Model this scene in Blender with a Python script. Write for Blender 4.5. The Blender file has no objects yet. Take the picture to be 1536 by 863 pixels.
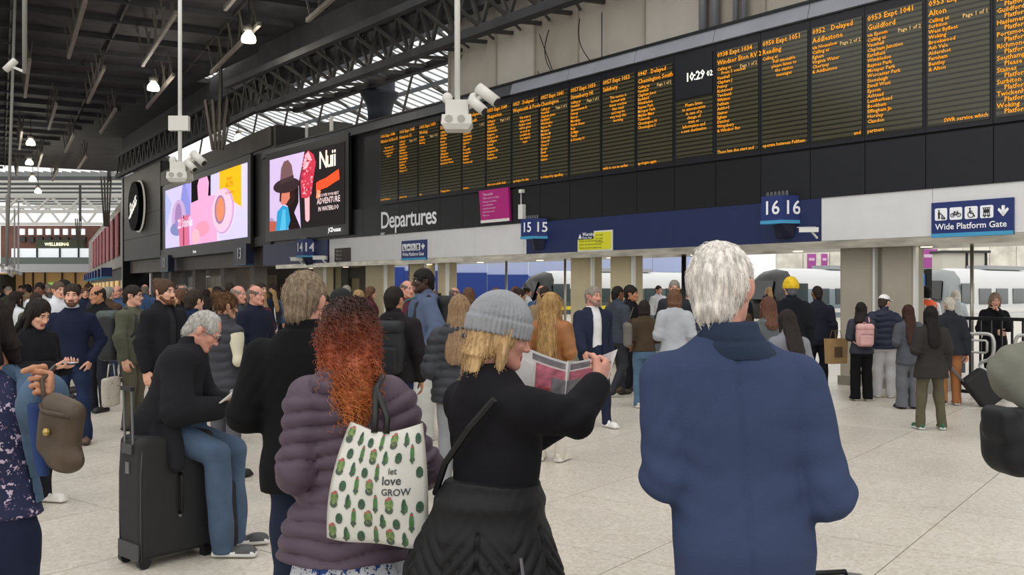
import bpy, math, random
import numpy as np
from mathutils import Vector, Matrix, Euler
random.seed(7); np.random.seed(7)
C = bpy.context.scene.collection
scene = bpy.context.scene
# ---------------------------------------------------------------- camera
FPX, CX, HY, CAMH = 1396.0, 768.0, 431.5, 1.68
cam = bpy.data.cameras.new('camera'); cam.sensor_width = 36.0; cam.lens = FPX/1536*36.0
cam.clip_start = 0.05; cam.clip_end = 600
camo = bpy.data.objects.new('camera', cam); C.objects.link(camo)
camo.location = (0, 0, CAMH); camo.rotation_euler = (math.pi/2, 0, 0)
scene.camera = camo
# ---------------------------------------------------------------- world: bright overcast sky
w = bpy.data.worlds.new('overcast_sky'); scene.world = w; w.use_nodes = True
bgn = w.node_tree.nodes['Background']
bgn.inputs[0].default_value = (1.0, 0.99, 0.97, 1); bgn.inputs[1].default_value = 1.15
sun = bpy.data.lights.new('daylight', 'SUN'); sun.energy = 0.55; sun.angle = math.radians(60); sun.color = (1, .97, .93)
suno = bpy.data.objects.new('daylight', sun); C.objects.link(suno); suno.rotation_euler = (math.radians(32), math.radians(-18), 0)
# ---------------------------------------------------------------- exposure
vs = scene.view_settings
vs.view_transform = 'Standard'; vs.look = 'None'; vs.gamma = 1.0; vs.use_curve_mapping = False
vs.exposure = 0.02

# ---------------------------------------------------------------- helpers
def srgb(c):
    if isinstance(c, str): c = tuple(int(c[i:i+2], 16) for i in (0, 2, 4))
    r = []
    for v in c[:3]:
        v /= 255.0
        r.append(v/12.92 if v <= .04045 else ((v+.055)/1.055)**2.4)
    return tuple(r)+(1.0,)
MATS = {}
def mat(name, col, rough=.7, metal=0., var=0., vscale=8., bump=0., bscale=60., emit=0., spec=.5, stretch=None, trans=0., alpha=1.):
    if name in MATS: return MATS[name]
    m = bpy.data.materials.new(name); m.use_nodes = True
    nt = m.node_tree; b = nt.nodes['Principled BSDF']
    c = srgb(col)
    b.inputs['Base Color'].default_value = c
    b.inputs['Roughness'].default_value = rough; b.inputs['Metallic'].default_value = metal
    b.inputs['Specular IOR Level'].default_value = spec
    if trans: b.inputs['Transmission Weight'].default_value = trans
    if alpha < 1: b.inputs['Alpha'].default_value = alpha
    if emit:
        b.inputs['Emission Color'].default_value = c; b.inputs['Emission Strength'].default_value = emit
    if var or bump:
        tc = nt.nodes.new('ShaderNodeTexCoord'); src = tc.outputs['Object']
        if stretch:
            mp = nt.nodes.new('ShaderNodeMapping'); mp.inputs['Scale'].default_value = stretch
            nt.links.new(src, mp.inputs[0]); src = mp.outputs[0]
    if var:
        n = nt.nodes.new('ShaderNodeTexNoise'); n.inputs['Scale'].default_value = vscale; n.inputs['Detail'].default_value = 5
        nt.links.new(src, n.inputs['Vector'])
        r = nt.nodes.new('ShaderNodeMapRange'); r.inputs['From Min'].default_value = .3; r.inputs['From Max'].default_value = .7
        r.inputs['To Min'].default_value = 1-var; r.inputs['To Max'].default_value = 1+var
        nt.links.new(n.outputs[0], r.inputs[0])
        mx = nt.nodes.new('ShaderNodeVectorMath'); mx.operation = 'SCALE'; mx.inputs[0].default_value = c[:3]
        nt.links.new(r.outputs[0], mx.inputs['Scale']); nt.links.new(mx.outputs[0], b.inputs['Base Color'])
    if bump:
        n2 = nt.nodes.new('ShaderNodeTexNoise'); n2.inputs['Scale'].default_value = bscale; n2.inputs['Detail'].default_value = 3
        nt.links.new(src, n2.inputs['Vector'])
        bp = nt.nodes.new('ShaderNodeBump'); bp.inputs['Strength'].default_value = bump; bp.inputs['Distance'].default_value = .01
        nt.links.new(n2.outputs[0], bp.inputs['Height']); nt.links.new(bp.outputs[0], b.inputs['Normal'])
    MATS[name] = m
    return m
def cloth(col, var=.12, bump=.15):
    k = col if isinstance(col, str) else '%02x%02x%02x' % tuple(col)
    return mat('cloth_'+k, k, .92, 0, var, 5, bump, 90, spec=.2)
def nylon(col):
    return mat('nylon_'+col, col, .6, 0, .1, 6, .12, 40, spec=.35)
def hairm(col):
    return mat('hair_'+col, col, .6, 0, .35, 9, .5, 30, spec=.25, stretch=(9, 9, 1.2))
def flat(col, rough=.6, **k): return mat('paint_%s_%d' % (col, int(rough*100)), col, rough, **k)
def glow(col, e): return mat('glow_%s_%d' % (col, int(e*100)), col, .7, emit=e, spec=.05)

def rawmesh(name, V, Fc, mats, mi=None, smooth=False):
    me = bpy.data.meshes.new(name)
    V = np.asarray(V, np.float32)
    if isinstance(Fc, np.ndarray):
        nf, k = Fc.shape
        me.vertices.add(len(V)); me.vertices.foreach_set('co', V.ravel())
        me.loops.add(nf*k); me.loops.foreach_set('vertex_index', Fc.astype(np.int32).ravel())
        me.polygons.add(nf)
        me.polygons.foreach_set('loop_start', np.arange(0, nf*k, k, dtype=np.int32))
        try: me.polygons.foreach_set('loop_total', np.full(nf, k, np.int32))
        except Exception: pass
    else:
        me.from_pydata([tuple(map(float, v)) for v in V], [], Fc); nf = len(Fc)
    if not isinstance(mats, (list, tuple)): mats = [mats]
    for m in mats: me.materials.append(m)
    if mi is not None: me.polygons.foreach_set('material_index', np.asarray(mi, np.int32))
    me.polygons.foreach_set('use_smooth', np.full(nf, smooth, bool))
    me.update(calc_edges=True); me.validate()
    return me
def link(name, me, parent=None, loc=None, rz=0):
    o = bpy.data.objects.new(name, me); C.objects.link(o)
    if parent: o.parent = parent
    if loc is not None: o.location = loc
    if rz: o.rotation_euler = (0, 0, rz)
    return o
def tag(o, label=None, cat=None, group=None, kind=None):
    if label: o['label'] = label
    if cat: o['category'] = cat
    if group: o['group'] = group
    if kind: o['kind'] = kind
    return o
def thing(name, label, cat, loc=(0, 0, 0), rz=0, group=None):
    o = bpy.data.objects.new(name, None); C.objects.link(o); o.empty_display_size = .1
    o.location = loc; o.rotation_euler = (0, 0, rz)
    return tag(o, label, cat, group)
def copy_tree(o, parent=None):
    c = o.copy(); C.objects.link(c); c.parent = parent
    for ch in [x for x in o.children]: copy_tree(ch, c)
    return c

class MB:
    """collects boxes, tubes and prisms into one mesh"""
    def __init__(s): s.v = []; s.f = []; s.m = []
    def add(s, V, Fs, m=0):
        n = len(s.v); s.v += [tuple(map(float, p)) for p in V]
        for f in Fs: s.f.append([n+i for i in f]); s.m.append(m)
        return s
    def box(s, x0, x1, y0, y1, z0, z1, m=0):
        V = [(x, y, z) for z in (z0, z1) for y in (y0, y1) for x in (x0, x1)]
        return s.add(V, [(0, 2, 3, 1), (4, 5, 7, 6), (0, 1, 5, 4), (2, 6, 7, 3), (0, 4, 6, 2), (1, 3, 7, 5)], m)
    def bar(s, a, b, w, h=None, m=0):
        h = h or w; a = Vector(a); b = Vector(b); d = (b-a).normalized()
        up = Vector((0, 0, 1)) if abs(d.z) < .95 else Vector((0, 1, 0))
        x = d.cross(up).normalized()*w/2; y = x.cross(d).normalized()*h/2
        V = [a-x-y, a+x-y, a+x+y, a-x+y, b-x-y, b+x-y, b+x+y, b-x+y]
        return s.add(V, [(0, 1, 2, 3), (7, 6, 5, 4), (0, 4, 5, 1), (1, 5, 6, 2), (2, 6, 7, 3), (3, 7, 4, 0)], m)
    def tube(s, path, r, n=8, m=0, closed=False):
        P = [Vector(p) for p in path]; rr = r if isinstance(r, (list, tuple)) else [r]*len(P)
        V = []; Fs = []; ref = None
        for i, p in enumerate(P):
            if closed: d = P[(i+1) % len(P)]-P[i-1]
            else: d = P[min(i+1, len(P)-1)]-P[max(i-1, 0)]
            d.normalize()
            if ref is None:
                ref = Vector((0, 0, 1)) if abs(d.z) < .9 else Vector((1, 0, 0))
            x = d.cross(ref)
            if x.length < 1e-4: x = d.cross(Vector((.3, .8, .1)))
            x.normalize(); y = x.cross(d); ref = y
            for k in range(n):
                a = 2*math.pi*k/n; V.append(p+x*math.cos(a)*rr[i]+y*math.sin(a)*rr[i])
        L = len(P)
        for i in range(L if closed else L-1):
            j = (i+1) % L
            for k in range(n):
                k2 = (k+1) % n; Fs.append((i*n+k, i*n+k2, j*n+k2, j*n+k))
        if not closed: Fs += [tuple(range(n-1, -1, -1)), tuple((L-1)*n+k for k in range(n))]
        return s.add(V, Fs, m)
    def cyl(s, a, b, r, n=12, r2=None, m=0): return s.tube([a, b], [r, r if r2 is None else r2], n, m)
    def lathe(s, c, prof, n=16, m=0, sx=1., sy=1.):
        V = []; Fs = []
        for (r, z) in prof:
            for k in range(n):
                a = 2*math.pi*k/n; V.append((c[0]+math.cos(a)*r*sx, c[1]+math.sin(a)*r*sy, c[2]+z))
        for i in range(len(prof)-1):
            for k in range(n):
                k2 = (k+1) % n; Fs.append((i*n+k, i*n+k2, (i+1)*n+k2, (i+1)*n+k))
        Fs += [tuple(range(n-1, -1, -1)), tuple((len(prof)-1)*n+k for k in range(n))]
        return s.add(V, Fs, m)
    def poly(s, pts, y0, y1, m=0):
        """outline in local x,z extruded along y (front at y0)"""
        n = len(pts); A = sum(pts[i][0]*pts[(i+1) % n][1]-pts[(i+1) % n][0]*pts[i][1] for i in range(n))
        if A < 0: pts = pts[::-1]
        V = [(x, y0, z) for x, z in pts]+[(x, y1, z) for x, z in pts]
        Fs = [tuple(range(n)), tuple(range(2*n-1, n-1, -1))]+[(i, i+n, (i+1) % n+n, (i+1) % n) for i in range(n)]
        return s.add(V, Fs, m)
    def disc(s, cx, cz, rx, rz_, y0, y1, m=0, n=20, a0=0, a1=2*math.pi):
        full = abs(a1-a0-2*math.pi) < 1e-4
        return s.poly([(cx+rx*math.cos(a0+(a1-a0)*k/(n if full else n-1)), cz+rz_*math.sin(a0+(a1-a0)*k/(n if full else n-1))) for k in range(n)], y0, y1, m)
    def build(s, name, mats, parent=None, smooth=False, loc=None, rz=0):
        me = rawmesh(name, s.v, s.f, mats, s.m, smooth)
        return link(name, me, parent, loc, rz)

_glyph = {}
def _raw_text(t, res, bold):
    cu = bpy.data.curves.new('t', 'FONT'); cu.body = t; cu.size = 1.; cu.resolution_u = res; cu.offset = bold
    ob = bpy.data.objects.new('t', cu); C.objects.link(ob)
    dg = bpy.context.evaluated_depsgraph_get()
    me = bpy.data.meshes.new_from_object(ob.evaluated_get(dg))
    V = np.array([v.co[:] for v in me.vertices]).reshape(-1, 3); Fs = [tuple(p.vertices) for p in me.polygons]
    bpy.data.objects.remove(ob); bpy.data.curves.remove(cu); bpy.data.meshes.remove(me)
    return V, Fs
_CHARS = sorted(set('ABCDEFGHIJKLMNOPQRSTUVWXYZabcdefghijklmnopqrstuvwxyz0123456789:.,&'))
for _r, _b in ((1, .012), (3, .014)):
    _w0 = _raw_text('||', _r, _b)[0][:, 0].max()
    for _c in _CHARS:
        _v, _f = _raw_text(_c, _r, _b); _glyph[(_r, _c)] = (_v, _f, _raw_text('|'+_c+'|', _r, _b)[0][:, 0].max()-_w0)
    _glyph[(_r, ' ')] = (np.zeros((0, 3)), [], _raw_text('| |', _r, _b)[0][:, 0].max()-_w0)
def text_geo(t, size=1., align='LEFT', res=1, spacing=1., line=1., bold=0.):
    res = 1 if res == 1 else 3
    x = 0.; V = []; Fs = []; n = 0
    for c in t:
        v, f, a = _glyph.get((res, c), _glyph[(res, ' ')])
        if len(v): V.append(v+np.array((x, 0, 0))); Fs += [tuple(i+n for i in q) for q in f]; n += len(v)
        x += a*spacing
    if not V: return np.zeros((0, 3)), []
    V = np.concatenate(V)
    if align == 'CENTER': V[:, 0] -= x/2
    if align == 'RIGHT': V[:, 0] -= x
    return V*size, Fs
def sign_text(name, t, size, x, y, z, m, parent, align='LEFT', **k):
    V, Fs = text_geo(t, size, align, **k)
    if len(V) == 0: return None
    W = np.stack([V[:, 0]+x, np.full(len(V), y), V[:, 1]+z], 1)
    me = rawmesh(name, W, Fs, m)
    return link(name, me, parent)

def G(px, Y, z=0.): return Vector(((px-CX)/FPX*Y, Y, z))
def PZ(px, py, Y): return Vector(((px-CX)/FPX*Y, Y, CAMH+(HY-py)*Y/FPX))
# long concourse wall: origin, direction (to the right, towards the camera); local x along it, local y into it
WO = (5.318, 16.0); WD = (.6287, -.7776); WR = math.atan2(WD[1], WD[0])
WN = (-WD[1], WD[0])     # into the wall
def Wp(s, n=0., z=0.): return Vector((WO[0]+WD[0]*s+WN[0]*n, WO[1]+WD[1]*s+WN[1]*n, z))
def ws(px):
    u = (px-CX)/FPX
    return (u*WO[1]-WO[0])/(WD[0]-u*WD[1])
def wz(px, py): return CAMH+(HY-py)*(WO[1]+WD[1]*ws(px))/FPX
# ================================================================ STRUCTURE
black = mat('board_black', '0e0f12', .38, 0, .15, 2, spec=.35)
navyblk = mat('board_navy_black', '15171f', .4, 0, .12, 3, spec=.35)
white_pan = mat('white_panel', 'dcdcdc', .5, 0, .03, 3)
blue_sign = mat('rail_blue', '12296b', .45)
blue_band = mat('band_blue', '0f2152', .45, 0, .08, 2)
cyan_strip = mat('sign_cyan', '3f9bc8', .5)
signwhite = mat('sign_white', 'f6f8fc', .5)
steel = mat('brushed_steel', 'a8a49a', .35, .8, .2, 3)
wht = mat('white_paint', 'e2e2de', .45)
dkroof = mat('roof_dark', '3d3d40', .8, 0, .25, 1.5)
dksteel = mat('roof_steel', '4a4846', .6, .2, .2, 3)
ltsteel = mat('roof_steel_pale', '8f8a80', .6, .1, .15, 3)
# ---- floor: large terrazzo slabs, laid 52.5 degrees left of the view
tm = bpy.data.materials.new('terrazzo'); tm.use_nodes = True
nt = tm.node_tree; b = nt.nodes['Principled BSDF']; b.inputs['Roughness'].default_value = .33
tc = nt.nodes.new('ShaderNodeTexCoord'); oi = nt.nodes.new('ShaderNodeObjectInfo'); geo = nt.nodes.new('ShaderNodeNewGeometry')
n1 = nt.nodes.new('ShaderNodeTexVoronoi'); n1.inputs['Scale'].default_value = 45
n2 = nt.nodes.new('ShaderNodeTexNoise'); n2.inputs['Scale'].default_value = .8; n2.inputs['Detail'].default_value = 6
nt.links.new(geo.outputs['Position'], n1.inputs['Vector']); nt.links.new(geo.outputs['Position'], n2.inputs['Vector'])
cr = nt.nodes.new('ShaderNodeValToRGB'); cr.color_ramp.elements[0].color = srgb('bdb4a5'); cr.color_ramp.elements[1].color = srgb('dcd6cb')
nt.links.new(n1.outputs['Color'], cr.inputs[0])
mr = nt.nodes.new('ShaderNodeMapRange'); mr.inputs['From Min'].default_value = .3; mr.inputs['From Max'].default_value = .7; mr.inputs['To Min'].default_value = .93; mr.inputs['To Max'].default_value = 1.05
nt.links.new(n2.outputs[0], mr.inputs[0])
mr2 = nt.nodes.new('ShaderNodeMapRange'); mr2.inputs['To Min'].default_value = .965; mr2.inputs['To Max'].default_value = 1.03
nt.links.new(oi.outputs['Random'], mr2.inputs[0])
mu = nt.nodes.new('ShaderNodeMath'); mu.operation = 'MULTIPLY'; nt.links.new(mr.outputs[0], mu.inputs[0]); nt.links.new(mr2.outputs[0], mu.inputs[1])
sc = nt.nodes.new('ShaderNodeVectorMath'); sc.operation = 'SCALE'; nt.links.new(cr.outputs[0], sc.inputs[0]); nt.links.new(mu.outputs[0], sc.inputs['Scale'])
nt.links.new(sc.outputs[0], b.inputs['Base Color'])
r3 = nt.nodes.new('ShaderNodeMapRange'); r3.inputs['To Min'].default_value = .22; r3.inputs['To Max'].default_value = .5
nt.links.new(n2.outputs[0], r3.inputs[0]); nt.links.new(r3.outputs[0], b.inputs['Roughness'])
grout = mat('floor_grout', '7d766b', .9)
fl = MB().box(-70, 75, -8, 150, -.12, -.012).build('floor', grout); tag(fl, 'pale cream terrazzo slab floor of the station concourse', None, None, 'structure')
TS = 1.28; FA = math.radians(90+52.5)
ca, sa = math.cos(FA), math.sin(FA)
tmesh = rawmesh('tile', *(lambda q: (q.v, q.f))(MB().box(.004, TS-.004, .004, TS-.004, -.02, 0)), tm)
cells = []
for i in range(-120, 120):
    for j in range(-120, 120):
        x, y = (i+.5)*TS+.35, (j+.5)*TS+.1
        wx, wy = ca*x-sa*y, sa*x+ca*y
        if wy < 1.2 or wy > 75 or wx < -45 or wx > 45: continue
        u = wx/wy*FPX+CX
        vis = -120 < u < 1660
        cells.append((0 if vis else 1, wy, i, j))
cells.sort()
far = MB()
for q, (nv, wy, i, j) in enumerate(cells):
    x, y = i*TS+.35, j*TS+.1
    if q < 290 and nv == 0:
        o = link('tile', tmesh, fl, (ca*x-sa*y, sa*x+ca*y, 0), FA)
    else:
        P = [(ca*(x+dx)-sa*(y+dy), sa*(x+dx)+ca*(y+dy), 0) for dx, dy in ((.004, .004), (TS-.004, .004), (TS-.004, TS-.004), (.004, TS-.004))]
        far.add(P+[(p[0], p[1], -.02) for p in P], [(0, 1, 2, 3), (0, 4, 5, 1), (1, 5, 6, 2), (2, 6, 7, 3), (3, 7, 4, 0)])
tag(far.build('far_tiles', tm, fl), kind='stuff')

# ---- upper wall cladding above the board
clad = [mat('cladding_a', 'b9b2a6', .75, 0, .05, 2), mat('cladding_b', 'ada598', .75, 0, .05, 2), mat('cladding_c', 'c4beb3', .75, 0, .05, 2)]
wr = MB().box(-12.05, 12, .75, .95, 6.3, 11.5).build('wall_right', clad[1], None, loc=Wp(0), rz=WR)
tag(wr, 'beige panelled upper wall above the long departure board', None, None, 'structure')
xs = -12.05; k = 0
while xs < 11:
    wd = 1.55 if k % 3 else 2.1
    MB().box(xs+.02, xs+wd-.02, .70, .75, 6.3, 11.4).build('panel', clad[(k*2) % 3], wr)
    MB().box(xs-.03, xs+.03, .64, .72, 6.3, 11.4).build('cover_strip', clad[1], wr)
    xs += wd; k += 1
for q in (-3.05, -2.75, -2.25, -2.05):
    MB().cyl((q, .58, 6.4), (q, .58, 11.3), .06 if q > -2.5 else .09, 10).build('pipe', mat('pipe_grey', '8d8f93', .4, .3), wr, True)
# ---- black fascia carrying the departure screens
fb = MB().box(-21.7, 9, .05, .7, 3.22, 6.35).build('trim_1', black, None, loc=Wp(0), rz=WR)
tag(fb, 'long black fascia of the departure board', None, None, 'structure')
PITCH = 1.027; S0 = -14.58
capm = mat('fascia_cap_skylit', '8f929b', .5, .2, .1, 1.5); capd = mat('fascia_cap_dark', '4b4d54', .5, .2, .1, 1.5)  # paler cap carries the sky's reflection in its colour
for i in range(-7, 23):
    x = S0+PITCH*i
    p = MB().box(x+.006, x+PITCH-.006, -.02, .05, 3.22, 4.06).build('panel', navyblk if i > 12 else black, fb)
for i in range(-4, 13):
    x = S0+PITCH*2*i
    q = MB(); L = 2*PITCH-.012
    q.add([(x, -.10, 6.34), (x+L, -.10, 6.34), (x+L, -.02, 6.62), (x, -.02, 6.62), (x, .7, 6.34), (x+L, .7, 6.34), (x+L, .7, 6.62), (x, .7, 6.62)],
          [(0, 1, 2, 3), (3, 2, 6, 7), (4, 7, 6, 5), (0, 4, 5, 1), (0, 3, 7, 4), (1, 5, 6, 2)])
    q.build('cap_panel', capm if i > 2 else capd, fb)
MB().bar((-21.7, -.03, 6.64), (9, -.03, 6.64), .05, .05).build('cap_rail', black, fb)
# ---- white and blue band over the gates
tb = MB().box(-21.7, 9, .05, .35, 2.48, 3.22).build('trim_2', white_pan, None, loc=Wp(0), rz=WR)
tag(tb, 'white and blue band above the platform gates', None, None, 'structure')
s15, s16 = ws(790), ws(1232)
for (a, bb, m) in ((ws(395), ws(492), blue_band), (s15, s16, blue_band)):
    MB().box(a, bb, -.01, .05, 2.47, 3.22).build('blue_panel', m, tb)
x = ws(494)
while x < 9:
    e = x+1.95
    if x < s15 < e: e = s15
    if not (s15-.01 <= x < s16): MB().box(x+.004, min(e, 9)-.004, .0, .05, 2.48, 3.22).build('white_panel', white_pan, tb)
    x = e if not (s15-.01 <= e < s16) else s16
sof = mat('soffit_metal', 'a49f92', .25, .9, .35, 1.6, stretch=(1, 4, 4))
MB().box(-21.7, 9, -.02, 1.3, 2.34, 2.475).build('soffit', sof, tb)
for q in np.arange(-20, 8, 2.4):
    MB().cyl((q, .5, 2.33), (q, .5, 2.345), .09, 12).build('downlight', glow('fff0d0', 2.0), tb)
# ---- paired columns carrying the band
colm = mat('column_cream', 'aaa394', .6, 0, .08, 2); colw = mat('column_lit_warm', 'b9ad8c', .6, 0, .08, 2)  # second cream has the warm light mixed into its colour
ci = 0
for (a, bb) in ((838, 868), (897, 929), (1020, 1047), (1242, 1291), (1304, 1352), (533, 560), (598, 620), (640, 652), (455, 470)):
    s0, s1 = ws(a), ws(bb); wdt = s1-s0; sm = (s0+s1)/2; ci += 1
    c = thing('column', 'cream gate column %s' % ('left of the bearded man in the navy jacket', 'behind the bearded man in the navy jacket', 'just left of the white-haired man', 'broad, left of the white cap', 'broad, right behind the white cap', 'left of the blue hoarding panel', 'right of the blue hoarding panel', 'behind the tall man with hood', 'behind the cropped-haired man in black')[ci-1], 'column', Wp(sm, .55), WR)
    c['kind'] = 'structure'; del c['category']
    m = colm if a > 1200 else colw
    q = MB(); r = .05; hw = wdt/2
    pts = [(-hw+r, -.22), (hw-r, -.22), (hw, -.22+r), (hw, .22-r), (hw-r, .22), (-hw+r, .22), (-hw, .22-r), (-hw, -.22+r)]
    V = [(px_, py_, z) for z in (0, 2.34) for px_, py_ in pts]
    q.add(V, [tuple(range(7, -1, -1)), tuple(range(8, 16))]+[(i, (i+1) % 8, (i+1) % 8+8, i+8) for i in range(8)])
    q.build('shaft', m, c)
    MB().box(-hw-.015, hw+.015, -.235, .235, 0, .16).build('plinth', steel, c)
    MB().box(hw+.01, hw+.05, -.2, -.1, 0, 2.34).build('edge_trim', wht, c)
# slim posts between
for n_, px_ in enumerate((718, 805, 889, 982, 1417, 575)):
    p = MB().cyl((0, 0, 0), (0, 0, 2.36), .03 if px_ != 982 else .05, 8).build('post', steel if px_ != 982 else black, None, True, loc=Wp(ws(px_), .9), rz=WR)
    tag(p, 'slim gate post %s' % ('in front of the blue hoarding', 'left of the paired cream columns', 'between the paired cream columns', 'dark, right of the paired cream columns', 'in front of the white train', 'left of the blue hoarding panel')[n_], None, None, 'structure')
# ---- shop wall at the left (bends a little)
BR = math.atan2(-.831, .556); BO = (-8.39, 32.96)
def Bp(t, n=0., z=0.): return Vector((BO[0]-.556*t+.831*n, BO[1]+.831*t+.556*n, z))
bm_ = mat('shop_wall_brown', '39342f', .55, 0, .12, .8, spec=.4); bm2 = mat('shop_wall_frame', '1b1a1a', .5)
wl = MB().box(-25.7, -16.5, .02, 1.2, 3.2, 8.05).box(-16.5, 0, .02, 1.2, 3.2, 7.45).build('wall_left', bm2, None, loc=Bp(0), rz=BR)
tag(wl, 'dark brown panelled wall with round shop sign and video screen', None, None, 'structure')
for (a, bb, z0, z1) in ((-25.7, -16.6, 5.6, 8.05), (-25.7, -16.6, 4.4, 5.58), (-25.7, -16.6, 3.2, 4.38), (-16.5, -.3, 6.75, 7.45), (-16.5, -.3, 3.2, 3.55)):
    MB().box(a, bb, -.05, .02, z0, z1).build('panel', bm_, wl)
MB().box(-25.7, 0, .3, 1.2, 2.5, 3.2).build('lower_band', mat('lower_band', '6d665e', .6, 0, .1, 1), wl)
MB().box(-25.7, -25.4, -.1, 1.4, 0, 8.05).build('end_post', black, wl)
for t in (-21, -17, -12.5, -8, -4):
    MB().box(t-.25, t+.25, .5, 1.0, 0, 2.5).build('pier', mat('pier_grey', '77706a', .7), wl)
MB().box(-25.5, -16.5, 1.8, 1.9, 0, 2.6).build('shopfront', mat('shopfront_dark', '1d1c22', .4), wl)
MB().box(-15.8, -9.5, 2.2, 2.3, 0, 2.6).build('shopfront_lit', mat('shopfront_grey', '8a8072', .6), wl)
for k in range(24):
    t = -16+k*.28
    MB().cyl((t, 1.2, .9), (t, 1.2, 2.2), .025, 6).build('railing_bar', steel, wl)
MB().bar((-16.2, 1.2, 2.2), (-9.3, 1.2, 2.2), .06).build('railing_top', steel, wl)
# ---- dark roof with rows of slender beams
E_ = (-.482, .876); Gv = (.876, .482)
RA = math.atan2(Gv[1], Gv[0])    # local x = across, local y = along
def clip_hall(poly, off):
    """keep the part of a world polygon on the hall side of the wall line"""
    out = []
    f = lambda p: (p[0]-WO[0])*WN[0]+(p[1]-WO[1])*WN[1]-off
    for i in range(len(poly)):
        a, bq = poly[i], poly[(i+1) % len(poly)]; fa, fb_ = f(a), f(bq)
        if fa <= 0: out.append(a)
        if fa*fb_ < 0:
            t = fa/(fa-fb_); out.append((a[0]+(bq[0]-a[0])*t, a[1]+(bq[1]-a[1])*t))
    return out
def hall(x, y): return (Gv[0]*x+E_[0]*y, Gv[1]*x+E_[1]*y)
def slab(polys):
    q = MB()
    for pl in polys:
        n = len(pl); q.add([(x, y, 10.4) for x, y in pl]+[(x, y, 10.6) for x, y in pl], [tuple(range(n-1, -1, -1)), tuple(range(n, 2*n))]+[(i, (i+1) % n, (i+1) % n+n, i+n) for i in range(n)])
    return q
far_edge = [(Bp(t, .6).x, Bp(t, .6).y) for t in (0, 26)]
pl1 = clip_hall([hall(-60, 22), hall(60, 22), hall(60, 41), hall(-60, 41)], .2)
pl2 = [hall(-60, 41), hall(12.3, 41), far_edge[1], (far_edge[1][0]-2, far_edge[1][1]+18), hall(-60, 76)]
ceil = slab([pl1, pl2]).build('ceiling', dkroof)
tag(ceil, 'dark roof with rows of slender steel beams', None, None, 'structure')
def hall_bar(x0, y0, x1, y1, w_, h_, z, name, m):
    A, B_ = hall(x0, y0), hall(x1, y1); f = lambda p: (p[0]-WO[0])*WN[0]+(p[1]-WO[1])*WN[1]+.6
    fa, fb_ = f(A), f(B_)
    if fa > 0 and fb_ > 0: return
    if fa*fb_ < 0:
        t = fa/(fa-fb_); M = (A[0]+(B_[0]-A[0])*t, A[1]+(B_[1]-A[1])*t)
        if fa > 0: A = M
        else: B_ = M
    MB().bar((A[0], A[1], z), (B_[0], B_[1], z), w_, h_).build(name, m, ceil)
for k in range(26):
    y = 21+k*2.3
    hall_bar(-45, y, 40, y, .08, .18, 10.31, 'purlin', dkroof)
for k in range(24):
    x = -40+k*3.1
    hall_bar(x, 22, x, 76, .06, .14, 10.34, 'rib', dksteel)
q = MB(); q.box(-.05, .05, 0, 7, 9.28, 9.40, 0)
for k in range(9):
    y = .3+k*.8
    q.bar((0, y, 9.38), (.12 if k % 2 else -.12, y+.25, 10.3), .055, .055, 1)
bme = rawmesh('roof_beam', q.v, q.f, [ltsteel, mat('hanger_steel', '68645e', .6)], q.m)
for k in range(-1, 6):
    for j in range(-11, 9):
        x = 2.0+2.3*j-1.12*k; y0 = 27.2+8.0*k
        wx, wy = Gv[0]*x+E_[0]*y0, Gv[1]*x+E_[1]*y0
        if (wx-WO[0])*WN[0]+(wy-WO[1])*WN[1] > -1.6 and y0 < 40: continue
        if y0 >= 40 and (wx+8.39)*.831+(wy-32.96)*.556 > -1.5: continue
        if wy < 12: continue
        o = link('roof_beam', bme, ceil, (wx, wy, 0), RA)
# girder along the wall head
gd = thing('trim_3', 'dark lattice girder running along the top of the wall', None, Wp(0), WR); gd['kind'] = 'structure'
for (yy, zz, ww, hh) in ((-.3, 8.05, .28, .22), (-.3, 9.35, .25, .2), (1.1, 8.2, .2, .2), (-1.5, 8.75, .2, .2)):
    MB().bar((-22.5, yy, zz), (3, yy, zz), ww, hh).build('chord', dkroof, gd)
qa = MB().bar((0, -.3, 8.1), (.55, -.3, 9.3), .09, .09); qb = MB().bar((.55, -.3, 9.3), (1.1, -.3, 8.1), .09, .09); qc = MB().bar((0, -.3, 8.05), (0, 1.1, 8.2), .09).bar((0, 1.1, 8.2), (1.1, -.3, 8.1), .05).bar((0, -1.5, 8.75), (0, -.3, 8.1), .08).bar((0, -1.5, 8.75), (1.1, -.3, 9.3), .06)
ms = [rawmesh('brace', t.v, t.f, dksteel) for t in (qa, qb, qc)]
for k in range(23):
    for mm in ms: link('brace', mm, gd, (-22.5+k*1.1, 0, 0))
MB().box(-22.8, 3, -.15, .15, 8.75, 10.6).build('added_upstand', dkroof, gd)  # added upstand, shuts out the bright sky above the girder
gd2 = thing('trim_6', 'dark girder above the brown panelled shop wall', None, Bp(0), BR); gd2['kind'] = 'structure'
MB().box(-26, .3, .0, .3, 8.5, 10.6).build('added_upstand', dkroof, gd2)  # same added upstand carried on above the shop wall
for zz in (8.15, 9.3): MB().bar((-26, -.3, zz), (.3, -.3, zz), .22, .2).build('chord', dkroof, gd2)
for k in range(24): link('brace', ms[0], gd2, (-26+k*1.1, 0, 0)); link('brace', ms[1], gd2, (-26+k*1.1, 0, 0))
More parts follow.
